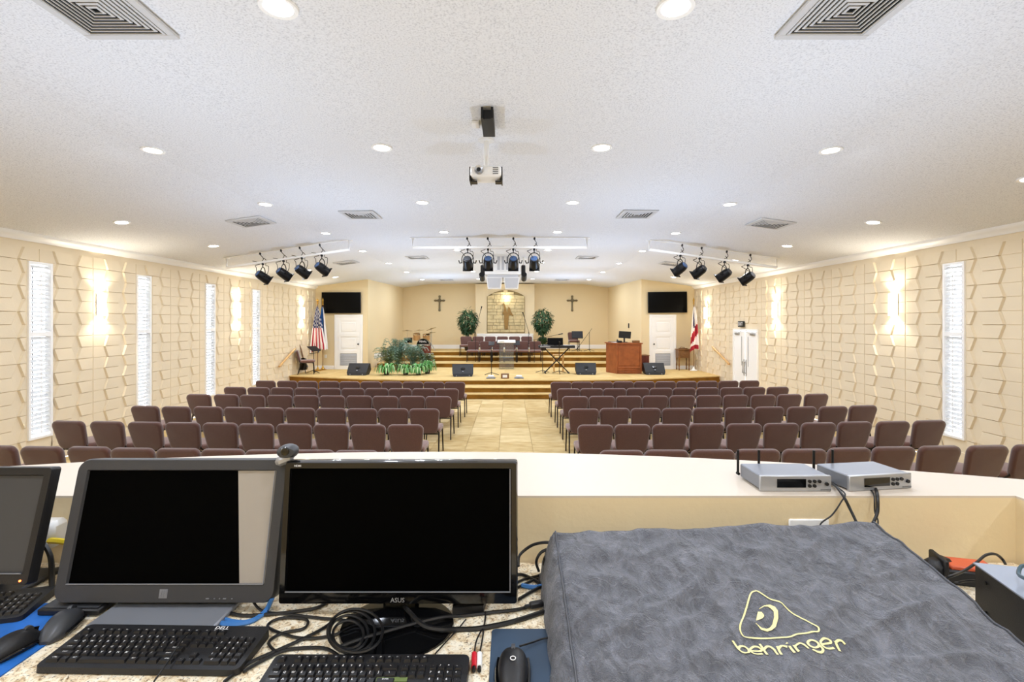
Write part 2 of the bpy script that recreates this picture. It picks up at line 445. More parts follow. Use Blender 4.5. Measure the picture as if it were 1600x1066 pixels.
def rot(ax, a): return Matrix.Rotation(a, 4, ax)
T = Matrix.Translation
ORD = ['first', 'second', 'third', 'fourth', 'fifth', 'sixth', 'seventh', 'eighth', 'ninth', 'tenth', 'eleventh']

# ================================================================== THE SHELL
XW = 7.4
WIN_L = [(7.55, 7.95), (9.75, 10.14), (11.95, 12.34), (14.12, 14.54)]
WIN_R = [(7.58, 7.96)]
DOOR_R = (13.9, 15.42)
WZ0, WZ1 = 0.42, 3.26
def side_wall(name, x, holes, xin):
    ys = sorted({-2.6, 18.75} | {h[0] for h in holes} | {h[1] for h in holes})
    zs = sorted({0.0, 3.68} | {h[2] for h in holes} | {h[3] for h in holes})
    mb = MB(); vs = [(x, y, z) for y in ys for z in zs]; nz = len(zs)
    fs = []
    for i in range(len(ys)-1):
        for j in range(nz-1):
            cy, cz = (ys[i]+ys[i+1])/2, (zs[j]+zs[j+1])/2
            if any(h[0] < cy < h[1] and h[2] < cz < h[3] for h in holes): continue
            q = (i*nz+j, (i+1)*nz+j, (i+1)*nz+j+1, i*nz+j+1)
            fs.append(q if xin < 0 else q[::-1])
    mb.add(vs, fs)
    w = struct(name, mb, M_block, smooth=False)
    # relief blocks: per 0.8 m period a wedge block, a second wedge block, a recessed triangle and an end block, leaning alternately
    PER, bh = 1.0, .2032
    def pieces(par):
        g = .036 if par else -.036
        bl, br = (.58, .73) if par else (.655, .655)      # triangle feet at the course's bottom
        tl, tr = (.655, .655) if par else (.58, .73)
        return [((.004, .004), (.26-g, .26+g), .008, .008), ((.262-g, .262+g), (bl-.003, tl-.003), .03, .014), ((br+.003, tr+.003), (.996, .996), .03, .012)]
    def geo(L, R_, dl, dr):                           # L, R_ = (bottom, top) positions
        h = .0992; e = .016
        b = [(L[0], -h, 0), (R_[0], -h, 0), (R_[1], h, 0), (L[1], h, 0)]
        t_ = [(L[0]+e*(dl > .01), -h+.003, dl), (R_[0]-e, -h+.003, dr), (R_[1]-e, h-.003, dr), (L[1]+e*(dl > .01), h-.003, dl)]
        return b+t_, [(4, 5, 6, 7), (0, 1, 5, 4), (1, 2, 6, 5), (2, 3, 7, 6), (3, 0, 4, 7)]
    def put(vs, y, z): return [(x+xin*d, y+u, z+v) for u, v, d in vs]
    def org(vs): return [(xin*d, u, v) for u, v, d in vs]
    def flip(fs): return [q[::-1] for q in fs] if xin < 0 else fs
    meshes = {}
    rest = MB(); n = 0; todo = []
    for c_ in range(-1, 14):
        for r_ in range(17):
            y = 5.74+PER*c_; z = .02+bh*(r_+.5)
            if z > 3.45: continue
            for pi, (L, R_, dl, dr) in enumerate(pieces(r_ % 2)):
                L = list(L); R_ = list(R_); cut = False; ok = True
                for h in holes+[(18.72, 30, 0, 9)]:
                    if z+.1 < h[2] or z-.1 > h[3]: continue
                    mid = y+(L[0]+L[1]+R_[0]+R_[1])/4; hm = (h[0]+h[1])/2
                    for A in (L, R_):
                        for q in (0, 1):
                            p_ = y+A[q]
                            if mid < hm and p_ > h[0]-.012: A[q] = h[0]-.012-y; cut = True
                            if mid >= hm and p_ < h[1]+.012: A[q] = h[1]+.012-y; cut = True
                if min(R_[0]-L[0], R_[1]-L[1]) < -.001 or max(R_[0]-L[0], R_[1]-L[1]) < .04: continue
                todo.append((y, z, (r_ % 2, pi), L, R_, dl, dr, cut))
    for y, z, key, L, R_, dl, dr, cut in sorted(todo, key=lambda p: (p[0] < 6.9, p[0])):
        v, f = geo(L, R_, dl, dr)
        if y > 6.9 and n < 300 and not cut:
            if key not in meshes: meshes[key] = MB().add(org(v), flip(f)).mesh('block', M_block, False)
            o = obj('block', meshes[key], None, w); o.location = (x, y, z); n += 1
        else: rest.add(put(v, y, z), flip(f))
    obj('block_courses', rest, M_block, w, smooth=False, stuff=True)
    # control joints: thin vertical grooves
    return w
def h_over(h, y): return False
side_wall('wall_left', -XW, [(a, b, WZ0, WZ1) for a, b in WIN_L], 1)
side_wall('wall_right', XW, [(a, b, WZ0, WZ1) for a, b in WIN_R]+[(DOOR_R[0], DOOR_R[1], 0, 2.08)], -1)

# floor: slab with carpet tiles laid on it
mb = MB(); mb.box((0, 8, -.055), (2*XW, 21.2, .1)); floor = struct('floor', mb, M_carpet)
tm = MB().box((0, 0, .002), (.604, .604, .008), bev=.003).mesh('carpet_tile', M_carpet, False)
rest = MB()
for i in range(-12, 12):
    for j in range(6, 24):
        x = (i+.5)*.61; y = (j+.5)*.61
        if y > 14.2: continue
        if abs(x) < 2.2:
            o = obj('carpet_tile', tm, None, floor); o.location = (x, y, 0)
        else: rest.box((x, y, .002), (.604, .604, .008))
obj('carpet_tiles', rest, M_carpet, floor, smooth=False, stuff=True)

# ceiling
prof = [(-XW, 3.68), (-3.8, 4.176), (0, 4.22), (3.8, 4.176), (XW, 3.68)]
mb = MB(); n = len(prof)
vs = [(x, -2.6, z) for x, z in prof]+[(x, 24.2, z) for x, z in prof]+[(x, -2.6, z+.15) for x, z in prof]+[(x, 24.2, z+.15) for x, z in prof]
fs = [(i, n+i, n+i+1, i+1) for i in range(n-1)]+[(2*n+i, 2*n+i+1, 3*n+i+1, 3*n+i) for i in range(n-1)]
fs += [(i, i+1, 2*n+i+1, 2*n+i) for i in range(n-1)]+[(n+i, 3*n+i, 3*n+i+1, n+i+1) for i in range(n-1)]
fs += [(0, 2*n, 3*n, n), (n-1, 2*n-1, 4*n-1, 3*n-1)]
mb.add(vs, fs); struct('ceiling', mb, M_ceil, smooth=False)
# crown moulding on the side walls
for s_, nm in ((-1, 'trim_1'), (1, 'trim_2')):
    mb = MB(); P = [(0, 0), (0, -.11), (.018, -.11), (.03, -.085), (.06, -.055), (.085, -.04), (.1, -.02), (.1, .014)]
    n = len(P)
    vs = [(s_*(XW-u), y, 3.68+v) for y in (-2.6, 18.75) for u, v in P]
    fs = [(i, (i+1) % n, n+(i+1) % n, n+i) for i in range(n)]+[tuple(range(n)), tuple(range(n, 2*n))]
    struct(nm, MB().add(vs, fs), M_white)
# rear of the hall behind the booth
mb = MB(); mb.box((0, -2.68, 2.1), (2*XW, .16, 4.4)); struct('wall_rear', mb, M_wall)

# end walls beside the stage recess, recess sides, back wall
def wall_quad(name, pts, m=M_wall, th=.12, nrm=(0, 1, 0)):
    n = len(pts); off = Vector(nrm)*th
    vs = [Vector(p) for p in pts]+[Vector(p)+off for p in pts]
    fs = [tuple(range(n)), tuple(range(2*n-1, n-1, -1))]+[(i, n+i, n+(i+1) % n, (i+1) % n) for i in range(n)]
    return struct(name, MB().add(vs, fs), m, smooth=False)
YT, YB = 18.75, 23.9
wall_quad('wall_stage_left', [(-XW, YT, 0), (-5.35, YT, 0), (-5.35, YT, ceil_z(5.35)), (-XW, YT, 3.68)])
wall_quad('wall_stage_right', [(5.33, YT, 0), (XW, YT, 0), (XW, YT, 3.68), (5.33, YT, ceil_z(5.33))])
wall_quad('wall_recess_left', [(-5.35, YT+.12, 0), (-5.12, YB, 0), (-5.12, YB, ceil_z(5.1)), (-5.35, YT+.12, ceil_z(5.35))], nrm=(-1, 0, 0))
wall_quad('wall_recess_right', [(5.08, YB, 0), (5.33, YT+.12, 0), (5.33, YT+.12, ceil_z(5.33)), (5.08, YB, ceil_z(5.08))], nrm=(1, 0, 0))
wall_quad('wall_back', [(-5.24, YB, 0), (5.2, YB, 0), (5.2, YB, ceil_z(5.2)), (3.8, YB, 4.176), (0, YB, 4.22), (-3.8, YB, 4.176), (-5.24, YB, ceil_z(5.24))])
YM = 23.5
mb = MB(); mb.box((-.05, (YM+YB)/2, 2.56), (2.9, YB-YM, 3.2)); o = struct('wall_chimney', mb, mat('breast_paint', (230, 212, 174), .8)); o.name = 'wall_middle'
mb = MB(); mb.box((-.05, YM-.03, 1.34), (2.76, .06, .76), bev=.01); struct('trim_3', mb, M_white)

# ------------------------------------------------------------------ stage and risers
edge = [(-XW, 16.5), (-4.3, 15.5), (-2.2, 15.3), (2.2, 15.28), (4.3, 15.5), (XW, 16.45)]
stage = struct('floor_stage')
mb = MB().prism(edge+[(XW, 18.75), (5.33, 18.75), (5.33, 19.5), (-5.35, 19.5), (-5.35, 18.75), (-XW, 18.75)], 0, STAGE-.012)
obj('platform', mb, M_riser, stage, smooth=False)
e2 = [(x*1.0, y-.03) for x, y in edge]
mb = MB().prism(e2+[(XW, 18.75), (5.33, 18.75), (5.33, 19.5), (-5.35, 19.5), (-5.35, 18.75), (-XW, 18.75)], STAGE-.035, STAGE)
obj('deck', mb, M_stage, stage, smooth=False)
# front steps in the aisle (seen between the chair blocks)
st = struct('floor_steps')
for k, (y0, z) in enumerate(((14.3, .15), (14.62, .30))):
    w2 = 3.3
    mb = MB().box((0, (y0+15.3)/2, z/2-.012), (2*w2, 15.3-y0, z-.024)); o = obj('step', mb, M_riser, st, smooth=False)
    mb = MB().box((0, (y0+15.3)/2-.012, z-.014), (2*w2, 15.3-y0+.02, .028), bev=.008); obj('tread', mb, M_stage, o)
# choir risers
rs = struct('floor_risers')
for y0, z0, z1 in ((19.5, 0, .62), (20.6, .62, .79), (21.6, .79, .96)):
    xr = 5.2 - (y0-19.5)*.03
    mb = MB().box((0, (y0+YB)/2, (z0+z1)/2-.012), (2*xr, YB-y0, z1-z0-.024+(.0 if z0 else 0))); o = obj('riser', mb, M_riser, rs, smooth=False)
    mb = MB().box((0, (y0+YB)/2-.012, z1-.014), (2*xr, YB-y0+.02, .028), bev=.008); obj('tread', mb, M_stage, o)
# baseboards
def base(name, a, b, z, h=.14, t=.02, side=(0, -1)):
    a = Vector((*a, z)); b = Vector((*b, z)); d = Vector((side[0]*t, side[1]*t, 0))
    vs = [a, b, b+d, a+d]; vs += [v+Vector((0, 0, h)) for v in vs]
    fs = [(0, 1, 2, 3), (4, 5, 6, 7), (0, 1, 5, 4), (1, 2, 6, 5), (2, 3, 7, 6), (3, 0, 4, 7)]
    return struct(name, MB().add(vs, fs), M_white, smooth=False)
base('baseboard_back_left', (-5.1, YB), (-1.5, YB), .96, .2)
base('baseboard_back_right', (1.4, YB), (5.06, YB), .96, .2)
base('baseboard_left', (-XW, YT), (-6.67, YT), STAGE)
base('baseboard_inner_left', (-5.54, YT), (-5.36, YT), STAGE)
base('baseboard_right', (6.7, YT), (XW, YT), STAGE)
base('baseboard_inner_right', (5.34, YT), (5.6, YT), STAGE)
base('baseboard_recess_left', (-5.33, 19.5), (-5.23, 21.6), .8, .2, side=(1, 0))
base('baseboard_recess_right', (5.31, 19.5), (5.21, 21.6), .8, .2, side=(-1, 0))

# ------------------------------------------------------------------ windows with plantation shutters
slat_me = MB().box((0, 0, 0), (.012, .3, .07), bev=.003).mesh('slat', M_slat, False)
for k, (s_, (y0, y1)) in enumerate([(-1, w) for w in WIN_L]+[(1, w) for w in WIN_R]):
    r = struct('window_%d' % (k+1)); r.location = (s_*XW, (y0+y1)/2, WZ0)
    w = y1-y0; H = WZ1-WZ0; f = .035
    mb = MB()
    for yy in (-w/2+f/2, w/2-f/2): mb.box((s_*.02, yy, H/2), (.10, f, H))
    for zz in (f/2, H-f/2, 1.68): mb.box((s_*.02, 0, zz), (.096, w-2*f, f if zz != 1.68 else .07))
    obj('window_frame', mb, M_white, r, smooth=False)
    mb = MB().box((s_*.1, 0, H/2), (.006, w-.06, H-.06)); obj('pane', mb, M_glass, r, smooth=False)
    mb = MB().box((s_*.125, 0, H/2), (.02, .02, H)); obj('mullion', mb, M_white, r, smooth=False)
    zz = .1; n = 0
    while zz < H-.06:
        if abs(zz-1.68) > .06:
            o = obj('slat', slat_me, None, r); o.matrix_basis = T((s_*.01, 0, zz)) @ rot('Y', s_*.95) @ Matrix.Diagonal((1, (w-.08)/.3, 1, 1))
        zz += .072
    for z0_, z1_ in ((.08, 1.62), (1.74, H-.08)):
        mb = MB().cyl((-s_*.035, 0, z0_), (-s_*.035, 0, z1_), .006, n=6); obj('tilt_rod', mb, M_white, r)

# ------------------------------------------------------------------ doors
def stage_door(name, x0, x1, knob_side):
    r = struct(name); r.location = ((x0+x1)/2, YT, STAGE); w = x1-x0; H = 2.03
    mb = MB()
    for s_ in (-1, 1): mb.box((s_*(w/2+.05), -.02, H/2), (.1, .05, H), bev=.008)
    mb.box((0, -.02, H+.05), (w+.2, .05, .1), bev=.008); obj('door_frame', mb, M_white, r)
    mb = MB()
    mb.box((0, -.01, H/2), (w, .03, H))
    for z0_, z1_ in ((0, .14), (.62, .74), (1.28, 1.40), (1.90, H)): mb.box((0, -.035, (z0_+z1_)/2), (w-.24, .0196, z1_-z0_))
    for s_ in (-1, 1): mb.box((s_*(w/2-.06), -.035, H/2), (.12, .02, H))
    leaf = obj('door_leaf', mb, M_white, r, smooth=False)
    for z0_, z1_ in ((.82, 1.20), (1.48, 1.82)):
        mb = MB().box((0, -.032, (z0_+z1_)/2), (w-.36, .016, z1_-z0_), bev=.008); obj('door_panel', mb, M_white, r)
    mb = MB().box((0, -.03, .38), (w-.26, .008, .46)); v = obj('grille_backing', mb, M_dgrey, r, smooth=False)
    lm = MB().box((0, 0, 0), (w-.27, .008, .035)).mesh('louver', mat('louver_grey', (190, 192, 196), .5), False)
    for i in range(11):
        o = obj('louver', lm, None, r); o.matrix_basis = T((0, -.042, .18+i*.04)) @ rot('X', -.6)
    mb = MB().cyl((knob_side*(w/2-.06), -.045, .98), (knob_side*(w/2-.06), -.075, .98), .012, n=10)
    mb.lathe([(0.005, 0), (.028, .008), (.032, .022), (.022, .038), (.004, .042)], n=14, xf=T((knob_side*(w/2-.06), -.07, .98)) @ rot('X', PI/2))
    obj('door_knob', mb, M_blackmetal, r)
    return r
stage_door('door_1', -6.55, -5.65, 1)
stage_door('door_2', 5.74, 6.58, -1)
# double door in the right wall
r = struct('door_3'); r.location = (XW, sum(DOOR_R)/2, 0); w = DOOR_R[1]-DOOR_R[0]; H = 2.08
mb = MB()
for s_ in (-1, 1): mb.box((0, s_*(w/2-.03), H/2), (.1, .06, H))
mb.box((0, 0, H-.03), (.1, w-.12, .06)); obj('door_frame', mb, M_white, r, smooth=False)
for s_ in (-1, 1):
    cy = s_*(w/4-.015)
    mb = MB().box((.0, cy, 1.005), (.045, w/2-.045, 2.0), bev=.004); lf = obj('door_leaf', mb, M_white, r)
    mb = MB().box((-.035, cy+s_*.12, 1.93), (.06, .26, .07), bev=.01)
    mb.tube([(-.05, cy+s_*.05, 1.95), (-.09, cy-s_*.12, 1.98), (-.05, cy-s_*.25, 2.03)], .008)
    obj('door_closer', mb, M_steel, lf)
    mb = MB().tube([(-.02, s_*.06, .72), (-.07, s_*.06, .74), (-.07, s_*.06, 1.08), (-.02, s_*.06, 1.1)], .016, n=8); obj('door_handle', mb, M_steel, lf)
    mb = MB().tube([(-.03, s_*.2, .95), (-.035, s_*.2, 1.2), (-.035, s_*.2, 1.85)], .007, n=6); obj('latch_rod', mb, M_steel, lf)
    mb = MB().box((-.025, s_*.06, .9), (.006, .07, .5), bev=.002); obj('push_plate', mb, M_silver, lf)
t = thing('exit_sign', 'small black exit sign above the white double door in the right wall', 'sign', (XW-.05, 14.85, 2.14))
obj('sign_body', MB().box((0, 0, .09), (.05, .34, .18), bev=.008), M_sign, t)
mb = MB(); put_text(mb, 'EXIT', T((-.028, 0, .09)) @ rot('Z', -PI/2) @ rot('X', PI/2), .14); obj('lettering', mb, M_legend, t, smooth=False)

# handrails on the side walls at the stage ends
for s_, a, b, lb in ((-1, (15.6, .84), (16.75, 1.36), 'sloping oak handrail on the left wall behind the stage chair'), (1, (15.55, .93), (16.85, 1.42), 'sloping oak handrail on the right wall between flag and double door')):
    t = thing('handrail', lb, 'handrail', (s_*(XW-.1), a[0], a[1]))
    mb = MB().tube([(0, 0, 0), (0, b[0]-a[0], b[1]-a[1])], .032, n=8); obj('rail', mb, M_rail, t)
    for u in (.12, .88):
        mb = MB().tube([(0, (b[0]-a[0])*u, (b[1]-a[1])*u-.02), (0, (b[0]-a[0])*u, (b[1]-a[1])*u-.07), (s_*.085, (b[0]-a[0])*u, (b[1]-a[1])*u-.09)], .009); obj('bracket', mb, M_brass, t)

# ------------------------------------------------------------------ ceiling downlights
def make_downlight():
    t = thing('ceiling_light', 'x', 'light')
    mb = MB().lathe([(.085, 0), (.115, 0), (.112, -.012), (.085, -.008)], n=24, ring=True); obj('trim_ring', mb, M_white, t)
    mb = MB().lathe([(.084, -.002), (.084, -.006), (.04, -.009), (.002, -.01)], n=24); obj('lens', mb, M_lens, t)
    l = bpy.data.lights.new('lamp', 'AREA'); l.shape = 'DISK'; l.size = .15; l.energy = DOWNLIGHT_W; l.color = LAMP_COL
    o = bpy.data.objects.new('lamp', l); o.location = (0, 0, -.02); C.objects.link(o); o.parent = t
    return t
rowsY = [2.9, 5.24, 7.65, 10.15, 12.7, 15.4, 18.1, 21.3]
rname = ['the row above the booth', 'the second row from the booth', 'the third row from the booth', 'the fourth row from the booth', 'the fifth row from the booth', 'the row above the front chairs', 'the row above the stage', 'the row above the choir risers']
spots = []
for j, y in enumerate(rowsY):
    for x, cn in ((-3.7, 'outer left'), (-1.2, 'inner left'), (1.2, 'inner right'), (3.7, 'outer right')):
        if j == 0 and abs(x) > 2: continue
        spots.append((x, y, '%s round recessed ceiling light in %s' % (cn, rname[j])))
for x, sd in ((-5.95, 'left'), (5.95, 'right')):
    for k, y in enumerate([5.3, 7.6, 9.96, 12.3, 14.6, 16.9]):
        spots.append((x, y, '%s recessed light from the booth in the row along the %s wall' % (ORD[k], sd)))
for y, wn in ((.45, 'directly over the booth counter'), (-1.7, 'at the rear of the booth')):  # extra lamps out of view, added to light the counter
    for x, cn in ((-1.2, 'left'), (1.2, 'right'), (-3.7, 'far left'), (3.7, 'far right')): spots.append((x, y, '%s added unseen recessed ceiling light %s' % (cn, wn)))
dl = make_downlight()
strong = bpy.data.lights.new('lamp', 'AREA'); strong.shape = 'DISK'; strong.size = .15; strong.energy = DOWNLIGHT_W*1.6; strong.color = LAMP_COL
for i, (x, y, lb) in enumerate(spots):
    t = dl if i == 0 else dup(dl)
    k_ = 1.0
    a = 0 if abs(x) < 3.8 else math.atan((4.176-3.68)/3.6)*(1 if x > 0 else -1)
    t.matrix_basis = T((x, y, ceil_z(x)-.002)) @ rot('Y', a)
    t['label'] = lb; t['group'] = 'recessed ceiling lights'
    if y > 17:
        for c in t.children:
            if c.type == 'LIGHT': c.data = strong

# ------------------------------------------------------------------ ceiling air vents
def vent_parts(t, n):
    s_ = .28
    mb = MB()
    for k, (a, b) in enumerate(((.30, .25), )):
        for sx, sy, dx, dy in ((0, 1, 2*a, a-b), (0, -1, 2*a, a-b), (1, 0, a-b, 2*b), (-1, 0, a-b, 2*b)):
            mb.box((sx*(a+b)/2, sy*(a+b)/2, -.012), (dx, dy, .022), bev=.004)
    obj('frame', mb, M_vent, t)
    obj('duct', MB().box((0, 0, -.003), (.5, .5, .004)), M_ventdark, t, smooth=False)
    for k in range(n):
        a = .245-(k)*(.24/n); b = a-.11/n
        b = a-.1/n; mb = MB()
        i0 = [(-a, -a), (a, -a), (a, a), (-a, a)]; i1 = [(-b, -b), (b, -b), (b, b), (-b, b)]
        vs = [(x, y, -.022) for x, y in i0]+[(x, y, -.026) for x, y in i1]+[(x, y, -.015) for x, y in i0]+[(x, y, -.019) for x, y in i1]
        fs = []
        for i in range(4):
            j = (i+1) % 4
            fs += [(i, j, 4+j, 4+i), (8+i, 12+i, 12+j, 8+j), (i, 8+i, 8+j, j), (4+i, 4+j, 12+j, 12+i)]
        mb.add(vs, fs); obj('louver', mb, M_vent, t, smooth=False)
VENTS = [(150, 10, 'large louvred ceiling vent at the upper left, nearest the camera'), (1330, 10, 'large louvred ceiling vent at the upper right, nearest the camera'),
         (393, 346, 'ceiling vent left of the second light row, beyond the near left vent'), (564, 335, 'ceiling vent between the inner and outer light columns on the left'),
         (995, 334, 'ceiling vent between the inner and outer light columns on the right'), (1203, 349, 'ceiling vent near the right light bar, on the sloping ceiling'),
         (541, 410, 'small far vent beyond the left spotlight bar'), (652, 402, 'small far vent beneath the left end of the middle light bar'),
         (917, 402, 'small far vent beneath the right end of the middle light bar'), (1049, 412, 'small far vent beside the right spotlight bar'),
         (697, 437, 'tiny vent over the choir risers, left of the speaker cluster'), (878, 437, 'tiny vent over the choir risers, right of the speaker cluster')]
for i, (px, py, lb) in enumerate(VENTS):
    x = 0
    for _ in range(20):
        Y = (ceil_z(x)-EYE.z)*F/(503-py); x = EYE.x+(px-797)*Y/F
    a = 0 if abs(x) < 3.8 else math.atan((4.176-3.68)/3.6)*(1 if x > 0 else -1)
    t = thing('ceiling_vent', lb, 'vent', group='ceiling air vents')
    t.matrix_basis = T((x, Y, ceil_z(x)-.002)) @ rot('Y', a)
    vent_parts(t, 8 if i < 2 else 5)

# ------------------------------------------------------------------ wall sconces
sc = None
SC = [(-1, 8.87, 'glowing wall sconce on the left wall between the two nearest windows'), (-1, 13.3, 'glowing wall sconce on the left wall between third and fourth windows'),
      (-1, 17.45, 'glowing wall sconce on the left wall beside the flags'), (1, 8.96, 'glowing wall sconce on the right wall beside the shuttered window'),
      (1, 12.95, 'glowing wall sconce on the right wall before the double door'), (1, 17.5, 'glowing wall sconce on the right wall beside the white flag')]
for s_, y, lb in SC:
    t = thing('wall_sconce', lb, 'sconce', (s_*(XW-.026), y, 2.42), 0, 'wall sconces')
    mb = MB(); n = 12
    pr = [(-s_*.10*math.sin(PI*i/n), .068*math.cos(PI*i/n)) for i in range(n+1)]
    vs = [(a, b, z) for z in (0, .4) for a, b in pr]; m_ = n+1
    vs += [(a*.93, b*.93, z) for z in (0, .4) for a, b in pr]
    fs = [(i, i+1, m_+i+1, m_+i) for i in range(n)]+[(2*m_+i, 3*m_+i, 3*m_+i+1, 2*m_+i+1) for i in range(n)]
    fs += [(i, 2*m_+i, 2*m_+i+1, i+1) for i in range(n)]+[(m_+i, m_+i+1, 3*m_+i+1, 3*m_+i) for i in range(n)]
    mb.add(vs, fs); obj('shade', mb, M_lens2, t)
    obj('back_plate', MB().box((s_*.004, 0, .2), (.008, .14, .4)), M_white, t)
    for zz, up in ((.43, 1), (-.03, 0)):
        l = bpy.data.lights.new('bulb', 'SPOT'); l.energy = SCONCE_W*4; l.spot_size = 2.4; l.spot_blend = .6; l.shadow_soft_size = .03; l.color = (1, .93, .8)
        o = bpy.data.objects.new('bulb', l); C.objects.link(o); o.parent = t; o.location = (-s_*.06, 0, zz); o.rotation_euler = (PI if up else 0, 0, 0)

# ================================================================== CHAIRS
def make_chair(nm='stacking_chair'):
    t = thing(nm, 'x', 'chair')
    # seat
    out = rrect(.49, .48, .07, 4)
    mb = MB().pillow(out, .075, T((0, .03, .455)), inset=.02, bulge=.012); obj('seat', mb, M_fabric2, t, angle=70)
    # back: tapering rounded pad leaning back
    pts = []
    for x, z in rrect(.505, .44, .075, 5):
        k = max(0, (.02-z)/.24); pts.append((x*(1-.2*k**1.3), z))
    lean = math.radians(14)
    xf = T((0, -.262, .635)) @ rot('X', PI/2+lean)
    mb = MB().pillow(pts, .062, xf, inset=.016, bulge=.01); obj('backrest', mb, M_fabric, t, angle=70)
    for s_ in (-1, 1):
        obj('leg', MB().cyl((s_*.225, .22, .41), (s_*.235, .245, .002), .0135, .012, n=8), M_metal, t)
        obj('leg', MB().cyl((s_*.225, -.17, .42), (s_*.238, -.285, .002), .0135, .012, n=8), M_metal, t)
        obj('side_frame', MB().tube([(s_*.225, .22, .408), (s_*.225, -.17, .412), (s_*.21, -.22, .46), (s_*.20, -.275, .62)], .012, n=8), M_metal, t)
    obj('cross_bar', MB().cyl((-.225, -.18, .40), (.225, -.18, .40), .011, n=8).cyl((-.225, .2, .40), (.225, .2, .40), .011, n=8), M_metal, t)
    return t
ch0 = make_chair(); used = False
def chair(loc, rz, label, group, nm=None):
    global used
    if not used:
        used = True; ch0.matrix_basis = T(loc) @ rot('Z', rz); ch0['label'] = label; ch0['group'] = group; return ch0
    return dup(ch0, loc, rz, label, group)
# rows: (drop px of back top, left aisle edge px, left pitch, left count, right aisle edge px, right pitch, right count)
ROWS = [(94.5, 727, 32.7, 10, 860, 32.6, 10), (105, 717, 36.7, 10, 870, 36.2, 10), (117, 706, 41.4, 10, 878, 41.7, 10),
        (136.5, 687, 48.2, 10, 888, 48.4, 10), (162, 662, 58.0, 10, 902, 57.8, 10), (203, 592, 69.8, 9, 936, 71.0, 10)]
rn = ['front row', 'second row', 'third row', 'fourth row', 'fifth row', 'sixth row']
for i, (h, lx, lp, ln, rx, rp, rc) in enumerate(ROWS):
    Z = 1.45*F/h
    for s_, e, p, cnt in ((-1, lx, lp, ln), (1, rx, rp, rc)):
        for k in range(cnt):
            px = e+s_*p*(k+.5)
            x = EYE.x+(px-797)*Z/F
            dy = .26*(abs(x)/5.6)**2
            x = EYE.x+(px-797)*(Z+dy)/F
            a = -s_*-1*math.radians(5)*(abs(x)/5.6)**2 + random.uniform(-.012, .012)
            sd = 'left' if s_ < 0 else 'right'
            chair((x, Z+dy+.315+random.uniform(-.02, .02), .006), a, 'brown upholstered chair, %s from the aisle in the %s block, %s' % (ORD[k], sd, rn[i]), 'brown chairs in rows, %s block' % sd)
# choir chairs
for k in range(6):
    chair((-1.78+k*.545, 21.3, .96-.17), PI, 'brown choir chair, %s from left in the rear row below the mural' % ORD[k], 'choir chairs facing the hall')
for k in range(6):
    chair((-1.36+k*.525, 20.15, .62), PI, 'brown choir chair, %s from left in the front row behind the lectern' % ORD[k], 'choir chairs facing the hall')
chair((3.15, 22.2, .96), PI, 'brown chair on the platform behind the black music stand', 'single stage chairs')
chair((4.55, 19.95, .62), PI, 'brown chair on the riser behind the wooden desk', 'single stage chairs')
chair((-7.02, 17.05, STAGE), -PI/2+.35, 'brown chair turned sideways at the left end of the stage', 'single stage chairs')

# ================================================================== STAGE THINGS
# televisions
for x0, x1, z0, z1, lb, ry in ((-7.12, -5.6, 2.63, 3.45, 'black wall television above the left stage door', 0), (5.56, 7.08, 2.65, 3.47, 'black wall television above the right stage door', .012)):
    t = thing('television', lb, 'television', ((x0+x1)/2, YT-.09, z0))
    w, h = x1-x0, z1-z0
    obj('casing', MB().box((0, 0, h/2), (w, .05, h), ry=-ry, bev=.01), M_black, t)
    obj('screen', MB().box((0, -.027, h/2), (w-.03, .006, h-.04), ry=-ry), M_tv, t)
    obj('wall_mount', MB().box((0, .057, h/2), (.4, .064, .3)), M_blackmetal, t)
# crosses
for px, lb in ((687, 'ornate iron cross on the back wall, left of the mural'), (894, 'ornate iron cross on the back wall, right of the mural')):
    p = at(px, 485.5, YB)
    t = thing('wall_cross', lb, 'cross', (p.x, YB-.02, p.z), group='iron wall crosses')
    mb = MB()
    for a, b in (((0, 0, 0), (0, 0, .72)), ((-.22, 0, .5), (.22, 0, .5))): 
        a_, b_ = Vector(a), Vector(b); m1 = a_.lerp(b_, .12); m2 = a_.lerp(b_, .88)
        mb.tube([a_, m1, a_.lerp(b_, .5), m2, b_], [.062, .045, .04, .045, .062], n=6)
    obj('cross_bars', mb, M_iron, t)
    mb = MB().lathe([(.07, 0), (.095, 0), (.095, .02), (.07, .02)], n=18, xf=T((0, -.03, .5)) @ rot('X', PI/2), ring=True); obj('ring', mb, M_iron, t)
    for x, z in ((0, .0), (0, .72), (-.22, .5), (.22, .5)):
        obj('finial', MB().lathe([(.01, -.045), (.05, -.02), (.055, .02), (.01, .045)], c=(x, 0, z), n=10), M_iron, t)
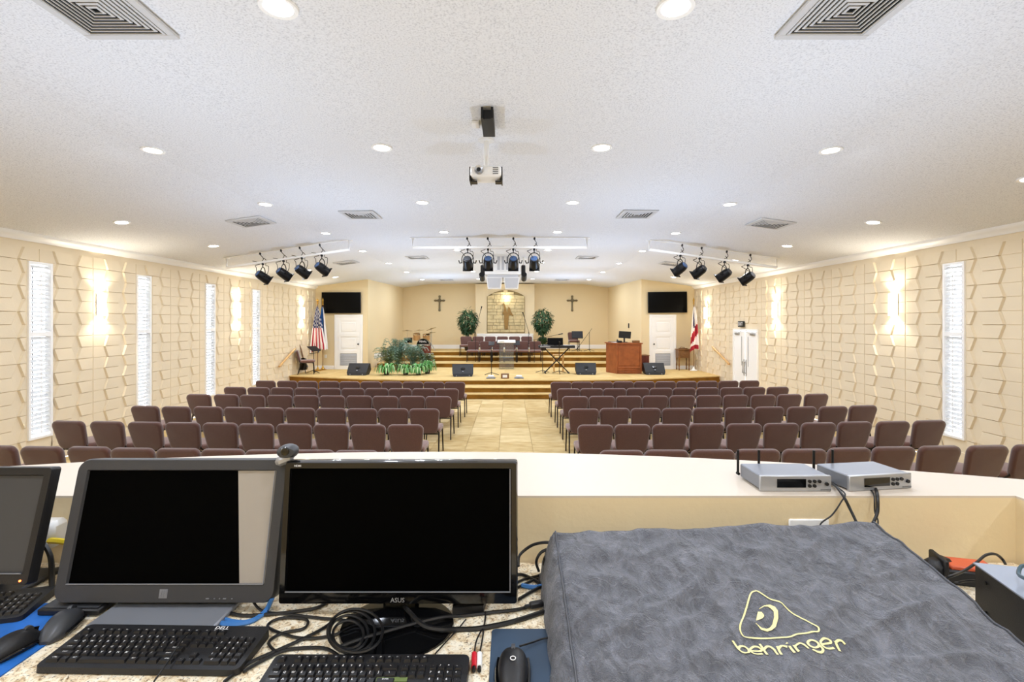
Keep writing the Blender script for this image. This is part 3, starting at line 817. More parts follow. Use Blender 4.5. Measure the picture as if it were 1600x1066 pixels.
# arched stone mural
mural = thing('stone_mural', 'arched stone mural with a carved relief on the chimney wall', 'mural', (-.0, YM-.01, 1.77))
xl, xr, zt, zr = -.925, .925, 2.08, 1.76   # local height of crown and spring line
def arch(x): return zr+(zt-zr)*math.cos(PI/2*x/.925)**.8 if abs(x) < .925 else zr
poly = [(xl, 0), (xr, 0)]+[(x/10*.925, arch(x/10*.925)) for x in range(10, -11, -1)]
mb = MB().prism(poly, 0, .03, xf=rot('X', PI/2)); obj('backing', mb, M_mortar, mural, smooth=False)
sb = {}
z = .015; ri = 0
while z < zt-.08:
    h = [.15, .19, .13, .17, .21, .14][ri % 6]; x = xl+.015; 
    while x < xr-.05:
        w = random.uniform(.22, .46)
        if x+w > xr-.12: w = xr-.015-x
        top = z+h
        lim = min(arch(x+.01), arch(x+w-.01))
        if lim > z+.05:
            pl = [(x+.008, z+.008), (x+w-.008, z+.008), (x+w-.008, min(top-.006, arch(x+w-.008)-.01)), (x+.008, min(top-.006, arch(x+.008)-.01))]
            d = random.uniform(.018, .04)
            obj('stone', MB().prism(pl, .03, .03+d, xf=rot('X', PI/2)), random.choice([M_stone, M_stone, M_stone2]), mural, smooth=False)
        x += w
    z += h; ri += 1
# relief: a tall draped shape with a wing-like curve beside it
rel = [(-.05, .18), (.09, .18), (.12, .5), (.14, .82), (.2, .88), (.34, .8), (.3, .95), (.24, 1.02), (.2, 1.2), (.12, 1.28), (.08, 1.1), (.08, .98), (.03, 1.05), (0, 1.2), (-.06, 1.4), (-.15, 1.46), (-.09, 1.2), (-.12, 1.02), (-.18, .96), (-.14, .9), (-.08, .86), (-.09, .5)]
mb = MB().prism([(x, z) for x, z in rel], .06, .11, xf=rot('X', PI/2)); obj('carved_relief', mb, M_relief, mural, smooth=False)
t = thing('mural_lamp', 'small bright round lamp glowing at the top of the stone mural', 'light', (.02, YM-.1, 3.4))
obj('bulb', MB().lathe([(.01, 0), (.05, .03), (.06, .06), (.05, .09), (.01, .12)], n=14), M_lens, t)
l = bpy.data.lights.new('bulb_light', 'POINT'); l.energy = 6; l.shadow_soft_size = .05; l.color = (1, .95, .85)
o = bpy.data.objects.new('bulb_light', l); C.objects.link(o); o.parent = t; o.location = (0, -.15, .06)

# floor wedge speakers
def wedge(x, y, rz, lb, w=.72):
    t = thing('floor_speaker', lb, 'speaker', (x, y, STAGE), rz, 'black wedge stage speakers')
    prf = [(-.24, 0), (.14, 0), (.24, .16), (.16, .38), (.06, .4), (-.2, .1)]   # (y, z)
    n = len(prf); vs = [(sx*w/2, a, b) for sx in (-1, 1) for a, b in prf]
    kx = [.86, .9, 1, 1, 1, .97]
    vs = [(sx*w/2*kx[i], a, b) for sx in (-1, 1) for i, (a, b) in enumerate(prf)]
    mb = MB().add(vs, [tuple(range(n)), tuple(range(2*n-1, n-1, -1))]+[(i, n+i, n+(i+1) % n, (i+1) % n) for i in range(n)])
    obj('cabinet', mb, M_black, t, smooth=False)
    # rear face towards the hall: handle recess and connector plate
    obj('grille', MB().box((0, .2, .25), (w*.86, .02, .26), rx=.4, bev=.006), M_dgrey, t)
    mb = MB().box((0, -.075, .262), (.15, .012, .08), rx=-.86, bev=.005); obj('handle', mb, M_gloss, t)
    mb = MB().box((0, -.168, .165), (.05, .02, .035), rx=-.86); obj('connector_plate', mb, M_grey, t)
    for s_ in (-1, 1): obj('foot', MB().cyl((s_*w*.3, -.23, .035), (s_*w*.3, -.25, .035), .02, n=10), M_grey, t)
    return t
SPK = [(557, 587, 'black wedge speaker at the left end of the stage, below the left door'), (722, 589, 'black wedge speaker at the stage front left of the clear lectern'),
       (917, 586, 'black wedge speaker between the keyboard stand and the wooden desk'), (1025, 586, 'black wedge speaker in front of the right stage door')]
for px, py, lb in SPK:
    p = on(px, py, STAGE); wedge(p.x, p.y+.25, random.uniform(-.12, .12), lb)

# wooden desk with computer
t = thing('wooden_pulpit_desk', 'tall reddish wood desk with panelled front at the right of the stage', 'desk', (4.36, 17.35, STAGE), .0)
bodyp = [(-.62, .35), (-.36, -.27), (.5, -.27), (.5, .35)]
obj('cabinet', MB().prism(bodyp, 0, 1.06), M_wood, t, smooth=False)
tp = [(-.67, .38), (-.4, -.32), (.55, -.32), (.55, .38)]
obj('desk_top', MB().prism(tp, 1.06, 1.1), M_wood, t, smooth=False)
for z0_, z1_ in ((.3, .98), ):
    obj('front_panel', MB().box((.07, -.275, (z0_+z1_)/2), (.76, .02, z1_-z0_), bev=.006), M_wood, t)
for k in range(3): obj('moulding', MB().box((.07, -.28, .06+k*.075), (.86, .03, .05), bev=.008), M_wood, t)
obj('corner_post', MB().box((-.35, -.27, .53), (.05, .05, 1.06)), M_wood, t)
obj('corner_post', MB().box((.49, -.27, .53), (.05, .05, 1.06)), M_wood, t)
t = thing('desk_monitor', 'black monitor seen on top of the wooden stage desk', 'monitor', (4.3, 17.4, STAGE+1.1))
obj('screen_panel', MB().box((.06, 0, .28), (.44, .03, .25), ry=.07, bev=.008), M_black, t)
obj('stand', MB().box((.05, .04, .09), (.05, .03, .18)).box((.05, .04, .01), (.2, .15, .02)), M_black, t)
t = thing('desk_telephone', 'dark desk telephone left of the monitor on the wooden stage desk', 'telephone', (4.12, 17.22, STAGE+1.1))
obj('base', MB().box((0, 0, .04), (.16, .18, .07), bev=.01), M_black, t); obj('handset', MB().tube([(-.07, -.06, .08), (-.07, 0, .11), (-.07, .07, .08)], .02), M_black, t)
o = center(obj('wooden_box', MB().box((4.72, 17.25, STAGE+1.14), (.24, .16, .08), bev=.006), M_wood2)); tag(o, 'small wooden box on the right side of the stage desk top', 'box')
for dz, m_, lb in ((0, M_paper, 'white papers lying on the left of the stage desk top'),):
    o = center(obj('papers', MB().box((4.02, 17.36, STAGE+1.105), (.22, .28, .01), rz=.2), m_)); tag(o, lb, 'papers')
t = thing('low_wood_cabinet', 'low red-brown wood cabinet between the tall stage desk and the door', 'cabinet', (5.12, 18.1, STAGE))
obj('cabinet_body', MB().box((0, 0, .29), (.5, .5, .58)), M_redwood, t, smooth=False)
obj('cabinet_top', MB().box((0, 0, .595), (.54, .54, .03), bev=.005), M_wood2, t)
for k in range(5): obj('plank', MB().box((-.2+k*.1, -.255, .29), (.094, .012, .54), bev=.003), M_redwood, t)
# side table
t = thing('side_table', 'small carved dark oak side table beside the right stage door', 'table', (6.84, 18.45, STAGE))
obj('table_top', MB().box((0, 0, .79), (.5, .4, .035), bev=.006), M_wood2, t)
obj('apron', MB().box((0, 0, .62), (.44, .34, .3), bev=.008), M_wood2, t)
mb = MB().box((0, -.175, .62), (.3, .02, .2), bev=.006).lathe([(.02, 0), (.06, .01), (.02, .02)], n=12, xf=T((0, -.185, .62)) @ rot('X', PI/2)); obj('drawer', mb, M_wood2, t)
for sx in (-1, 1):
    for sy in (-1, 1):
        obj('leg', MB().lathe([(.02, 0), (.026, .05), (.018, .1), (.03, .2), (.018, .3), (.028, .4), (.028, .48)], c=(sx*.19, sy*.14, 0), n=10), M_wood2, t)
o = center(obj('offering_tray', MB().box((6.84, 18.42, STAGE+.83), (.3, .2, .03), bev=.01).tube([(6.72, 18.42, STAGE+.84), (6.76, 18.42, STAGE+.88), (6.9, 18.42, STAGE+.86)], .012), M_wood2)); tag(o, 'small wooden tray lying on the carved side table', 'tray')

# clear lectern
t = thing('clear_lectern', 'clear acrylic lectern with white top at the centre of the stage', 'lectern', (.06, 18.9, STAGE))
obj('side_panel', MB().box((-.28, 0, .52), (.015, .34, 1.04)), M_acrylic, t, smooth=False)
obj('side_panel', MB().box((.28, 0, .52), (.015, .34, 1.04)), M_acrylic, t, smooth=False)
obj('front_panel', MB().box((0, -.16, .52), (.54, .012, 1.04)), M_acrylic, t, smooth=False)
obj('reading_top', MB().box((0, -.02, 1.08), (.7, .44, .03), rx=.18, bev=.006), M_whitep, t)
obj('shelf', MB().box((0, 0, .45), (.54, .28, .02)), M_whitep, t, smooth=False)
o = center(obj('lectern_papers', MB().box((-.12, 18.74, STAGE+1.115), (.24, .2, .012), rx=.18), M_paper)); tag(o, 'sheet of paper on the clear lectern top', 'paper')
# white floor boxes on the stage edge
for px, lb, kind in ((767, 'white floor outlet box at the stage edge, left one', 0), (789, 'brown framed floor box at the stage edge with white middle', 1), (811, 'white floor outlet box at the stage edge, right one', 0)):
    p = on(px, 592, STAGE)
    if kind:
        t = thing('floor_outlet', lb, 'outlet', (p.x, p.y+.1, STAGE))
        obj('frame', MB().box((0, 0, .08), (.26, .16, .16), bev=.01), M_wood2, t); obj('cover', MB().box((0, -.082, .08), (.15, .01, .09)), M_whitep, t)
    else:
        t = thing('floor_outlet', lb, 'outlet', (p.x, p.y+.08, STAGE))
        obj('base', MB().box((0, 0, .02), (.3, .18, .04), bev=.01), M_grey, t); obj('cover', MB().box((0, .01, .07), (.2, .12, .07), bev=.02), M_whitep, t)

# microphone and music stands
def stand_base(t, r=.28, h=.1):
    for k in range(3):
        a = 2*PI*k/3+.5
        obj('leg', MB().tube([(0, 0, h), (r*math.cos(a), r*math.sin(a), .012)], .011), M_blackmetal, t)
def mic_stand(px, py, z, toppy, boom, lb, mic=True, col=None):
    p = on(px, py, z); Y = p.y; h = (at(px, toppy, Y).z-z)
    t = thing('microphone_stand', lb, 'stand', (p.x, Y, z))
    stand_base(t)
    obj('pole', MB().tube([(0, 0, .04), (0, 0, h)], .012), M_blackmetal, t)
    if boom:
        q = at(boom[0], boom[1], Y)-Vector((p.x, Y, z)); a = Vector((0, 0, h)); d = (q-a)
        obj('boom', MB().tube([a-d*.25, q], .009), M_blackmetal, t)
        if mic: obj('microphone', MB().tube([q, q+d.normalized()*.12, q+d.normalized()*.2], [.014, .02, .026], n=8), M_blackmetal, t)
    else:
        obj('microphone', MB().tube([(0, 0, h), (0, -.05, h+.08), (0, -.08, h+.14)], [.014, .02, .028], n=8), M_blackmetal, t)
    return t
mic_stand(743, 572, .45, 518, (751, 486), 'boom microphone stand in front of the left choir chairs, boom raised')
mic_stand(826, 572, .45, 518, (819, 495), 'boom microphone stand right of the clear lectern, boom raised steeply')
mic_stand(835, 573, .45, 531, (872, 523), 'boom microphone stand with boom reaching over the keyboard')
mic_stand(848, 583, .45, 545, None, 'straight microphone stand left of the keyboard')
mic_stand(874, 584, .45, 540, None, 'straight microphone stand in front of the crossed keyboard legs')
mic_stand(921, 549.5, .96, 519, (905, 541), 'boom microphone stand on the platform right of the music stand')
def music_stand(px, py, z, toppy, lb, m=M_blackmetal, w=.5, tilt=.25, rz=0):
    p = on(px, py, z); h = at(px, toppy, p.y).z-z
    t = thing('music_stand', lb, 'stand', (p.x, p.y, z), rz)
    stand_base(t)
    obj('pole', MB().tube([(0, 0, .04), (0, 0, h-.1)], .013), M_blackmetal, t)
    obj('desk', MB().box((0, -.02, h), (w, .02, .32), rx=-tilt, bev=.006).box((0, .04*(-1), h-.16), (w, .06, .015)), m, t)
    return t
music_stand(902, 549.5, .96, 523, 'black music stand on the platform in front of a brown chair')
music_stand(768, 587, .45, 537, 'music stand holding a tilted sheet, left of the clear lectern', w=.2, tilt=1.2)
music_stand(781, 573, .45, 535, 'dark music stand directly beside the clear lectern', w=.26, tilt=1.1)
music_stand(807, 573, .45, 536, 'dark music stand to the right of the clear lectern top', w=.28, tilt=1.0)
music_stand(490, 583, .45, 545, 'black music stand tilted flat beside the left stage chair', w=.42, tilt=1.0, rz=1.2)
# electronic keyboard on X stand
kp = on(870, 583, STAGE)
t = thing('stage_keyboard', 'electronic keyboard lying across crossed legs on the stage', 'keyboard', (1.88, kp.y, 1.36))
obj('casing', MB().box((0, 0, .045), (1.3, .32, .09), bev=.012), M_black, t)
obj('white_keys', MB().box((0, .09, .093), (1.1, .12, .01)), M_whitep, t)
obj('control_strip', MB().box((-.42, -.163, .05), (.36, .01, .04)), M_silver, t)
t = thing('keyboard_stand', 'crossed black metal legs holding up the stage keyboard', 'stand', (1.88, kp.y, STAGE))
H = 1.36-STAGE
for s_ in (-1, 1):
    obj('leg', MB().tube([(s_*.42, s_*.02, .03), (-s_*.42, s_*.02, H-.03)], .022), M_blackmetal, t)
    obj('foot', MB().box((s_*.42, 0, .02), (.05, .42, .04)), M_blackmetal, t)
    obj('top_rail', MB().box((s_*.42, 0, H-.015), (.05, .3, .03)), M_blackmetal, t)
t = thing('music_rest', 'black flat screen standing on the stage keyboard', 'screen', (1.83, kp.y-.02, 1.45))
obj('panel', MB().box((0, 0, .14), (.56, .02, .26), rx=-.15, bev=.006), M_tv, t); obj('support', MB().box((0, .05, .06), (.1, .1, .12)), M_blackmetal, t)
t = thing('keyboard_stool', 'light wood stool behind the stage keyboard', 'stool', (2.0, kp.y+.5, STAGE))
obj('seat', MB().box((0, 0, .62), (.42, .34, .04), bev=.01), M_rail, t)
for sx in (-1, 1):
    for sy in (-1, 1): obj('leg', MB().box((sx*.17, sy*.12, .3), (.04, .04, .6)), M_rail, t)
# guitar leaning on the left stage chair
p = on(474, 583, STAGE)
t = thing('guitar_on_stand', 'dark guitar on a stand behind the left stage chair', 'guitar', (p.x, p.y, STAGE))
g = [(.0, .1), (.12, .12), (.16, .22), (.13, .3), (.09, .36), (.12, .44), (.09, .52), (.02, .55), (-.02, .55), (-.09, .52), (-.12, .44), (-.09, .36), (-.13, .3), (-.16, .22), (-.12, .12)]
obj('body', MB().prism(g, -.04, .04, xf=T((0, 0, 0)) @ rot('X', PI/2)), M_gloss, t)
obj('neck', MB().tube([(0, 0, .5), (-.08, 0, .85), (-.2, 0, 1.2)], .022), M_wood2, t)
obj('headstock', MB().box((-.225, 0, 1.26), (.07, .03, .14), ry=-.3), M_gloss, t)
obj('stand_frame', MB().tube([(-.14, -.14, .01), (0, .04, .42), (.14, -.14, .01)], .012).tube([(0, .04, .42), (0, .2, .01)], .012), M_blackmetal, t)

# flags
def flag(px, Y, lb, kind, w=.34):
    p = at(px, 503, Y)
    t = thing('flag_on_pole', lb, 'flag', (p.x, Y, STAGE), group='indoor flags on poles')
    obj('stand', MB().lathe([(.13, 0), (.14, .02), (.06, .05), (.035, .1), (.02, .16)], n=18), M_brass if kind != 2 else M_whitep, t)
    obj('pole', MB().cyl((0, 0, .1), (0, 0, 2.5), .014, n=8), M_wood2, t)
    mb = MB().lathe([(.012, 0), (.03, .02), (.03, .05), (.012, .07), (.035, .1), (.02, .14)], c=(0, 0, 2.5), n=10)
    if kind == 0:
        mb.add([(0, 0, 2.62), (-.12, 0, 2.72), (-.03, 0, 2.66), (0, 0, 2.74), (.03, 0, 2.66), (.12, 0, 2.72), (0, .02, 2.64)], [(0, 1, 2), (0, 2, 3), (0, 3, 4), (0, 4, 5), (1, 0, 6), (0, 5, 6), (2, 6, 3), (3, 6, 4)])
    else: mb.lathe([(.01, 0), (.04, .04), (.002, .16)], c=(0, 0, 2.62), n=8)
    obj('finial', mb, M_brass, t)
    nx, nz = 26, 26; vs = []; fs = []; mi = []
    for j in range(nz+1):
        v = j/nz; ww = .05+w*(v**.7)*(1.0 if v < .85 else 1-.5*(v-.85)); z = 2.42-v*1.62-.12*math.sin(v*3)
        for i in range(nx+1):
            u = i/nx
            x = (u-.45)*ww*1.1; y = -.05-.05*math.sin(u*PI*5+v*2)*min(1, v*2+.2)-.02*math.sin(u*9)
            z2 = z+(.1*math.sin(u*PI) if v > .8 else 0)-(.12*(1-u) if v > .5 else 0)*(v-.5)*2
            vs.append((x, y, z2))
    for j in range(nz):
        for i in range(nx):
            fs.append((j*(nx+1)+i, j*(nx+1)+i+1, (j+1)*(nx+1)+i+1, (j+1)*(nx+1)+i))
            v = j/nz; u = i/nx
            if kind == 0: m_ = (2 if (i*3+j*5) % 7 > 1 else 1) if v < .42 else (0 if (i//2) % 2 else 1)
            elif kind == 1: m_ = 2 if u < .7 else 1
            else: m_ = 2 if (v < .4 and abs(u-.3-v*.3) < .1) else (0 if .5 < v+.35*u-.1 < .72 or (v > .86 and u < .8) else 1)
            mi.append(m_)
    mb = MB(); mb.v = [Vector(p_) for p_ in vs]; mb.f = fs; mb.mi = mi
    pal = [M_flagred, M_flagwhite, M_flagblue] if kind != 1 else [M_flagred, M_flagwhite, M_flagsky]
    obj('cloth', mb, pal, t, angle=80)
    return t
flag(496.5, 18.1, 'striped red, white and blue flag at the left wall', 0, .5)
flag(504.5, 18.45, 'light blue flag behind the striped flag at the left', 1, .3)
flag(1084, 18.15, 'white flag with a red band at the right end of the stage', 2, .34)

# trees
def blade(mb, p, d, L, w, up=.0, mi=0):   # a folded pointed leaf
    d = d.normalized(); s_ = d.cross(Vector((0, 0, 1)))
    if s_.length < .1: s_ = Vector((1, 0, 0))
    s_.normalize(); n = s_.cross(d)
    a = p; b = p+d*L*.5+s_*w+n*L*.06; c = p+d*L; e = p+d*L*.5-s_*w+n*L*.06; m_ = p+d*L*.5
    mb.add([a, b, c, e, m_], [(0, 1, 4), (1, 2, 4), (0, 4, 3), (4, 2, 3)], mi)
def ficus(px, lb):
    p = at(px, 503, 22.4)
    t = thing('ficus_tree', lb, 'tree', (p.x, 22.4, .96), group='potted ficus trees flanking the mural')
    obj('pot', MB().lathe([(.13, 0), (.17, .24), (.18, .26), (.15, .26), (.14, .22)], n=18), M_pot, t)
    obj('trunk', MB().tube(smoothpts([(0, 0, .2), (.03, 0, .5), (-.02, .02, .8), (.02, 0, 1.1), (0, 0, 1.5)]), .02).tube(smoothpts([(0, .02, .2), (-.03, .02, .5), (.03, 0, .8), (-.02, 0, 1.1), (.02, 0, 1.45)]), .016), M_bark, t)
    mb = MB()
    for _ in range(1050):
        a = random.uniform(0, 2*PI); u = random.uniform(-1, 1); r = random.uniform(.45, 1)**.6
        q = Vector((math.cos(a)*math.sqrt(1-u*u)*.47*r, math.sin(a)*math.sqrt(1-u*u)*.42*r, 1.36+u*.62*r))
        if u < 0: q.x *= 1-.35*-u; q.y *= 1-.35*-u
        d = Vector((q.x, q.y, (q.z-1.6)*.5-.2))+Vector((random.uniform(-.3, .3), random.uniform(-.3, .3), random.uniform(-.4, .2)))
        blade(mb, q, d, random.uniform(.13, .21), .032)
    obj('foliage', mb, M_leaf, t, smooth=False, stuff=True)
    mb = MB()
    for _ in range(420):
        a = random.uniform(0, 2*PI); u = random.uniform(-1, 1)
        q = Vector((math.cos(a)*.2*math.sqrt(1-u*u), math.sin(a)*.2*math.sqrt(1-u*u), .36+u*.2))
        blade(mb, q, q-Vector((0, 0, .2)), .13, .03)
    obj('lower_foliage', mb, M_leaf, t, smooth=False, stuff=True)
ficus(731, 'round-topped potted ficus tree left of the mural')
ficus(848, 'round-topped potted ficus tree right of the mural')
# plant group
def leafy(px, py, nm, lb, kind, H, R, n):
    p = on(px, py, STAGE)
    t = thing(nm, lb, 'plant', (p.x, p.y, STAGE), group='potted plants at the stage front')
    obj('pot', MB().lathe([(.08, 0), (.1, .12), (.11, .14), (.09, .14), (.08, .1)], n=14), M_pot, t)
    mb = MB()
    for i in range(n):
        a = random.uniform(0, 2*PI); rr = R*random.uniform(.25, 1); hh = H*random.uniform(.6, 1)
        P = [Vector((0, 0, .12)), Vector((math.cos(a)*rr*.45, math.sin(a)*rr*.45, hh*.7)), Vector((math.cos(a)*rr*.8, math.sin(a)*rr*.8, hh*.85)), Vector((math.cos(a)*rr, math.sin(a)*rr, hh*(.2 if kind == 'spider' else random.choice([.2, .45, .7]))))]
        P = smoothpts(P, 3 if kind == 'spider' else 4)
        side = Vector((-math.sin(a), math.cos(a), 0))
        if kind == 'spider':
            for j in range(len(P)-1):
                w0 = .03*(1-abs(j/len(P)-.4)); w1 = .03*(1-abs((j+1)/len(P)-.4)) if j < len(P)-2 else .001
                mb.add([P[j]-side*w0, P[j], P[j+1], P[j+1]-side*w1], [(0, 1, 2, 3)], 0)
                mb.add([P[j], P[j]+side*w0, P[j+1]+side*w1, P[j+1]], [(0, 1, 2, 3)], 0 if i % 3 else 1)
        else:
            for j in range(1, len(P)-1):
                d = P[j+1]-P[j]
                for s_ in (-1, 1):
                    blade(mb, P[j], side*s_+d*2+Vector((0, 0, -.1)), .14, .019, mi=i % 3 == 0)
            mb.tube(P, .004, n=3)
    obj('foliage', mb, [M_spider, M_stripe] if kind == 'spider' else {'fern': [M_fern, M_fernlight], 'olive': [M_fern2, M_fernlight]}[kind], t, smooth=False, stuff=True)
leafy(604, 586, 'spider_plant', 'light green striped spider plant at the left end of the plant group', 'spider', .46, .46, 70)
leafy(634, 586, 'spider_plant', 'light green striped spider plant second from left in front', 'spider', .44, .42, 70)
leafy(654, 586, 'spider_plant', 'light green striped spider plant third from left in front', 'spider', .46, .42, 70)
leafy(668, 584, 'spider_plant', 'light green striped spider plant at the right end of the plant group', 'spider', .55, .36, 60)
leafy(622, 578, 'potted_fern', 'tall bluish green fern in the middle of the plant group', 'fern', 1.4, .66, 70)
leafy(646, 578, 'potted_fern', 'tall bluish green fern in front of the red-brown drum', 'fern', 1.15, .6, 56)
leafy(606, 578, 'potted_fern', 'olive green fern at the back left of the plant group', 'olive', 1.05, .66, 60)
leafy(663, 577, 'potted_fern', 'short olive fern at the back right of the plant group', 'olive', .75, .46, 44)

# drum kit: bass drum, toms, snare, cymbals are parts of one kit; the stave drum is separate
t = thing('drum_kit', 'drum kit with black lettered bass drum, toms and cymbals on the platform', 'drums', (-3.9, 22.2, .96))
def k2(px, py, Y=22.2): q = at(px, py, Y); return q-Vector((-3.9, 22.2, .96))
c_ = k2(663.5, 537)
xfb = T((c_.x, -.2, .29)) @ rot('X', PI/2)
bd = obj('bass_drum', MB().lathe([(.27, -.2), (.28, -.2), (.28, .2), (.27, .2), (.26, .19), (.01, .19)], n=28, xf=xfb), M_gloss, t)
obj('hoop', MB().lathe([(.275, .19), (.295, .19), (.295, .22), (.275, .22)], n=28, xf=xfb, ring=True), M_chrome, bd)
mb = MB(); put_text(mb, 'PEARL', T((c_.x, -.402, .44)) @ rot('X', PI/2), .12); obj('lettering', mb, M_legend, bd, smooth=False)
def drum(px, py, r, h, m_, nm, lean=0):
    q = k2(px, py)
    xf = T(q) @ rot('X', lean)
    d = obj(nm, MB().lathe([(r, -h), (r, 0), (r*.95, .004), (.01, .004)], n=20, xf=xf), m_, t)
    obj('hoop', MB().lathe([(r*.98, -.02), (r*1.05, -.02), (r*1.05, .012), (r*.98, .012)], n=20, xf=xf, ring=True), M_chrome, d)
    return d
drum(638, 528, .19, .22, M_gloss, 'snare_drum')
drum(651, 522, .16, .28, M_tan, 'tom', .25)
drum(666, 523, .16, .24, M_tan, 'tom', .25)
for px, py, rx in ((636, 517, .0), (674, 514, .35), (655, 516.5, .1), (673, 520.5, .2)):
    q = k2(px, py)
    cy = obj('cymbal', MB().lathe([(.002, .04), (.04, .03), (.05, .014), (.235, 0), (.235, -.01), (.002, .03)], n=22, xf=T(q) @ rot('Y', -rx)), M_cymbal, t)
    obj('cymbal_stand', MB().tube([(q.x, q.y+.02, .02), (q.x, q.y+.02, q.z)], .01).tube([(q.x, q.y+.02, .35), (q.x-.2, q.y-.1, .01)], .008).tube([(q.x, q.y+.02, .35), (q.x+.2, q.y-.1, .01)], .008), M_chrome, t)
obj('snare_stand', MB().tube([(k2(638, 528).x, 0, .02), (k2(638, 528).x, 0, .38)], .015).tube([(k2(638, 528).x, 0, .3), (k2(638, 528).x-.2, -.15, .01)], .01).tube([(k2(638, 528).x, 0, .3), (k2(638, 528).x+.2, -.15, .01)], .01), M_chrome, t)
q = at(664, 538, 19.95)
t = thing('stave_drum', 'red-brown stave drum with a tapering foot behind the plants', 'drum', (q.x, 19.95, .62))
obj('shell', MB().lathe([(.1, 0), (.16, .08), (.24, .22), (.25, .45), (.245, .72), (.23, .73), (.01, .73)], n=16), M_redwood, t, angle=15)
obj('rim', MB().lathe([(.24, .69), (.262, .69), (.262, .745), (.24, .745)], n=20, ring=True), M_chrome, t)

# small wall items
def plate(name, loc, size, m, lb, cat):
    o = center(obj(name, MB().box(loc, size, bev=.004), m)); tag(o, lb, cat); return o
q = at(994, 509, 20.4)
plate('wall_telephone', (5.245, 20.4, q.z), (.04, .1, .2), M_black, 'small black wall phone on the right recess wall', 'telephone')
plate('wall_outlet', (-7.0, YT-.008, .95), (.09, .012, .13), M_whitep, 'white wall outlet between the flags and the left stage door', 'outlet')

# ------------------------------------------------------------------ spotlight bars
def par_can(parent_name, loc, aim, lb, capm, grp):
    t = thing('spotlight', lb, 'light', loc, group=grp)
    obj('clamp', MB().box((0, 0, .0), (.05, .05, .09), bev=.01).cyl((0, 0, -.1), (0, 0, -.03), .012, n=8), M_blackmetal, t)
    hz = -.32
    yk = [(-.13, 0, hz), (-.125, 0, hz+.12), (-.07, 0, -.12), (0, 0, -.1), (.07, 0, -.12), (.125, 0, hz+.12), (.13, 0, hz)]
    M3 = rot('Z', aim[0])
    obj('yoke', MB().tube([M3 @ p_ for p_ in smoothpts(yk, 3)], .011), M_blackmetal, t)
    for s_ in (-1, 1): obj('knob', MB().tube([M3 @ Vector((s_*.12, 0, hz)), M3 @ Vector((s_*.18, 0, hz-.01)), M3 @ Vector((s_*.2, -.02, hz+.05))], .013), M_blackmetal, t)
    xf = T((0, 0, hz)) @ rot('Z', aim[0]) @ rot('X', aim[1])
    can = obj('can', MB().lathe([(.04, -.15), (.088, -.135), (.104, -.08), (.108, .02), (.108, .15), (.098, .15), (.09, 0)], n=20, xf=xf), M_blackmetal, t)
    obj('rear_cap', MB().lathe([(.02, -.165), (.07, -.158), (.08, -.13), (.04, -.125)], n=16, xf=xf), capm, t)  # blue reflection on the can's rear comes from the cap's colour
    obj('gel_frame', MB().box((0, 0, .155), (.235, .235, .012)).mesh('gel_frame', M_blackmetal, False), None, can).matrix_basis = xf
    P = smoothpts([Vector((.02, 0, .12)), Vector((.07, .02, .06)), Vector((.05, .03, -.05)), Vector((.12, .03, -.08)), Vector((.1, -.02, hz+.05)), xf @ Vector((0, 0, -.15))], 4)
    P2 = smoothpts([xf @ Vector((0, .02, -.15)), Vector((-.1, -.1, hz+.2)), Vector((-.16, -.03, -.06)), Vector((-.06, 0, -.02)), Vector((-.14, 0, .03)), Vector((-.24, 0, .05))], 4)
    obj('power_cord', MB().tube(P, .007, n=5).tube(P2, .007, n=5), M_cable, t)
    return t
def bar(name_lb, pts, cans, side, wall_lb):
    t = thing('light_bar', name_lb, 'light bar', pts[0])
    base_ = Vector(pts[0]); L = [Vector(p_)-base_ for p_ in pts]
    d = .22
    a = L[0]; b = L[1]
    obj('pipe', MB().tube([a, a-Vector((0, 0, d)), b-Vector((0, 0, d)), b], .032, n=10), M_white, t)
    for q in (a, b): obj('flange', MB().cyl(q, q-Vector((0, 0, .015)), .07, n=16), M_white, t)
    off = Vector((0, -.12, 0))
    obj('conduit', MB().tube([a+off-Vector((0, 0, .015)), b+off-Vector((0, 0, .015))], .012, n=6), M_white, t)
    for k, (u, aim, gm) in enumerate(cans):
        p_ = Vector(pts[0]).lerp(Vector(pts[1]), u)-Vector((0, 0, d+.02))
        par_can('', p_, aim, '%s spotlight from the left on the %s' % (ORD[k], wall_lb), gm, 'stage spotlights on the ceiling bars')
        q = a.lerp(b, u)
        obj('socket', MB().cyl(q+off-Vector((0, 0, .01)), q+off-Vector((0, 0, .06)), .022, n=8).tube(smoothpts([q+off-Vector((0, 0, .06)), q+off*.6-Vector((-.05, 0, .14)), q-Vector((.02, 0, .2))], 3), .008, n=5), M_cable, t)
YB1 = 10.9
for nm, pts, cans, lb in (
    ('white pipe bar hung from the middle of the ceiling', [(-2.0, 10.85, ceil_z(2.0)), (1.94, 10.85, ceil_z(1.9))], [(.315, (0, -2.15), M_dgrey), (.432, (.05, -2.15), M_capsheen), (.577, (0, -2.15), M_capsheen), (.697, (-.1, -2.15), M_capsheen)], 'middle ceiling bar'),
    ('white pipe bar sloping along the left side of the ceiling', [(-6.5, 11.35, ceil_z(6.5)), (-3.5, 11.05, ceil_z(3.5))], [(.30, (-.7, -2.15), M_capsheen), (.47, (-.7, -2.15), M_capsheen), (.62, (-.7, -2.15), M_capsheen), (.78, (-.7, -2.15), M_capsheen)], 'left ceiling bar'),
    ('white pipe bar sloping along the right side of the ceiling', [(3.4, 11.05, ceil_z(3.4)), (6.5, 11.35, ceil_z(6.5))], [(.24, (.7, -2.15), M_capsheen), (.39, (.7, -2.15), M_dgrey), (.585, (.7, -2.15), M_dgrey), (.77, (.7, -2.15), M_grey)], 'right ceiling bar')):
    bar(nm, pts, cans, 0, lb)

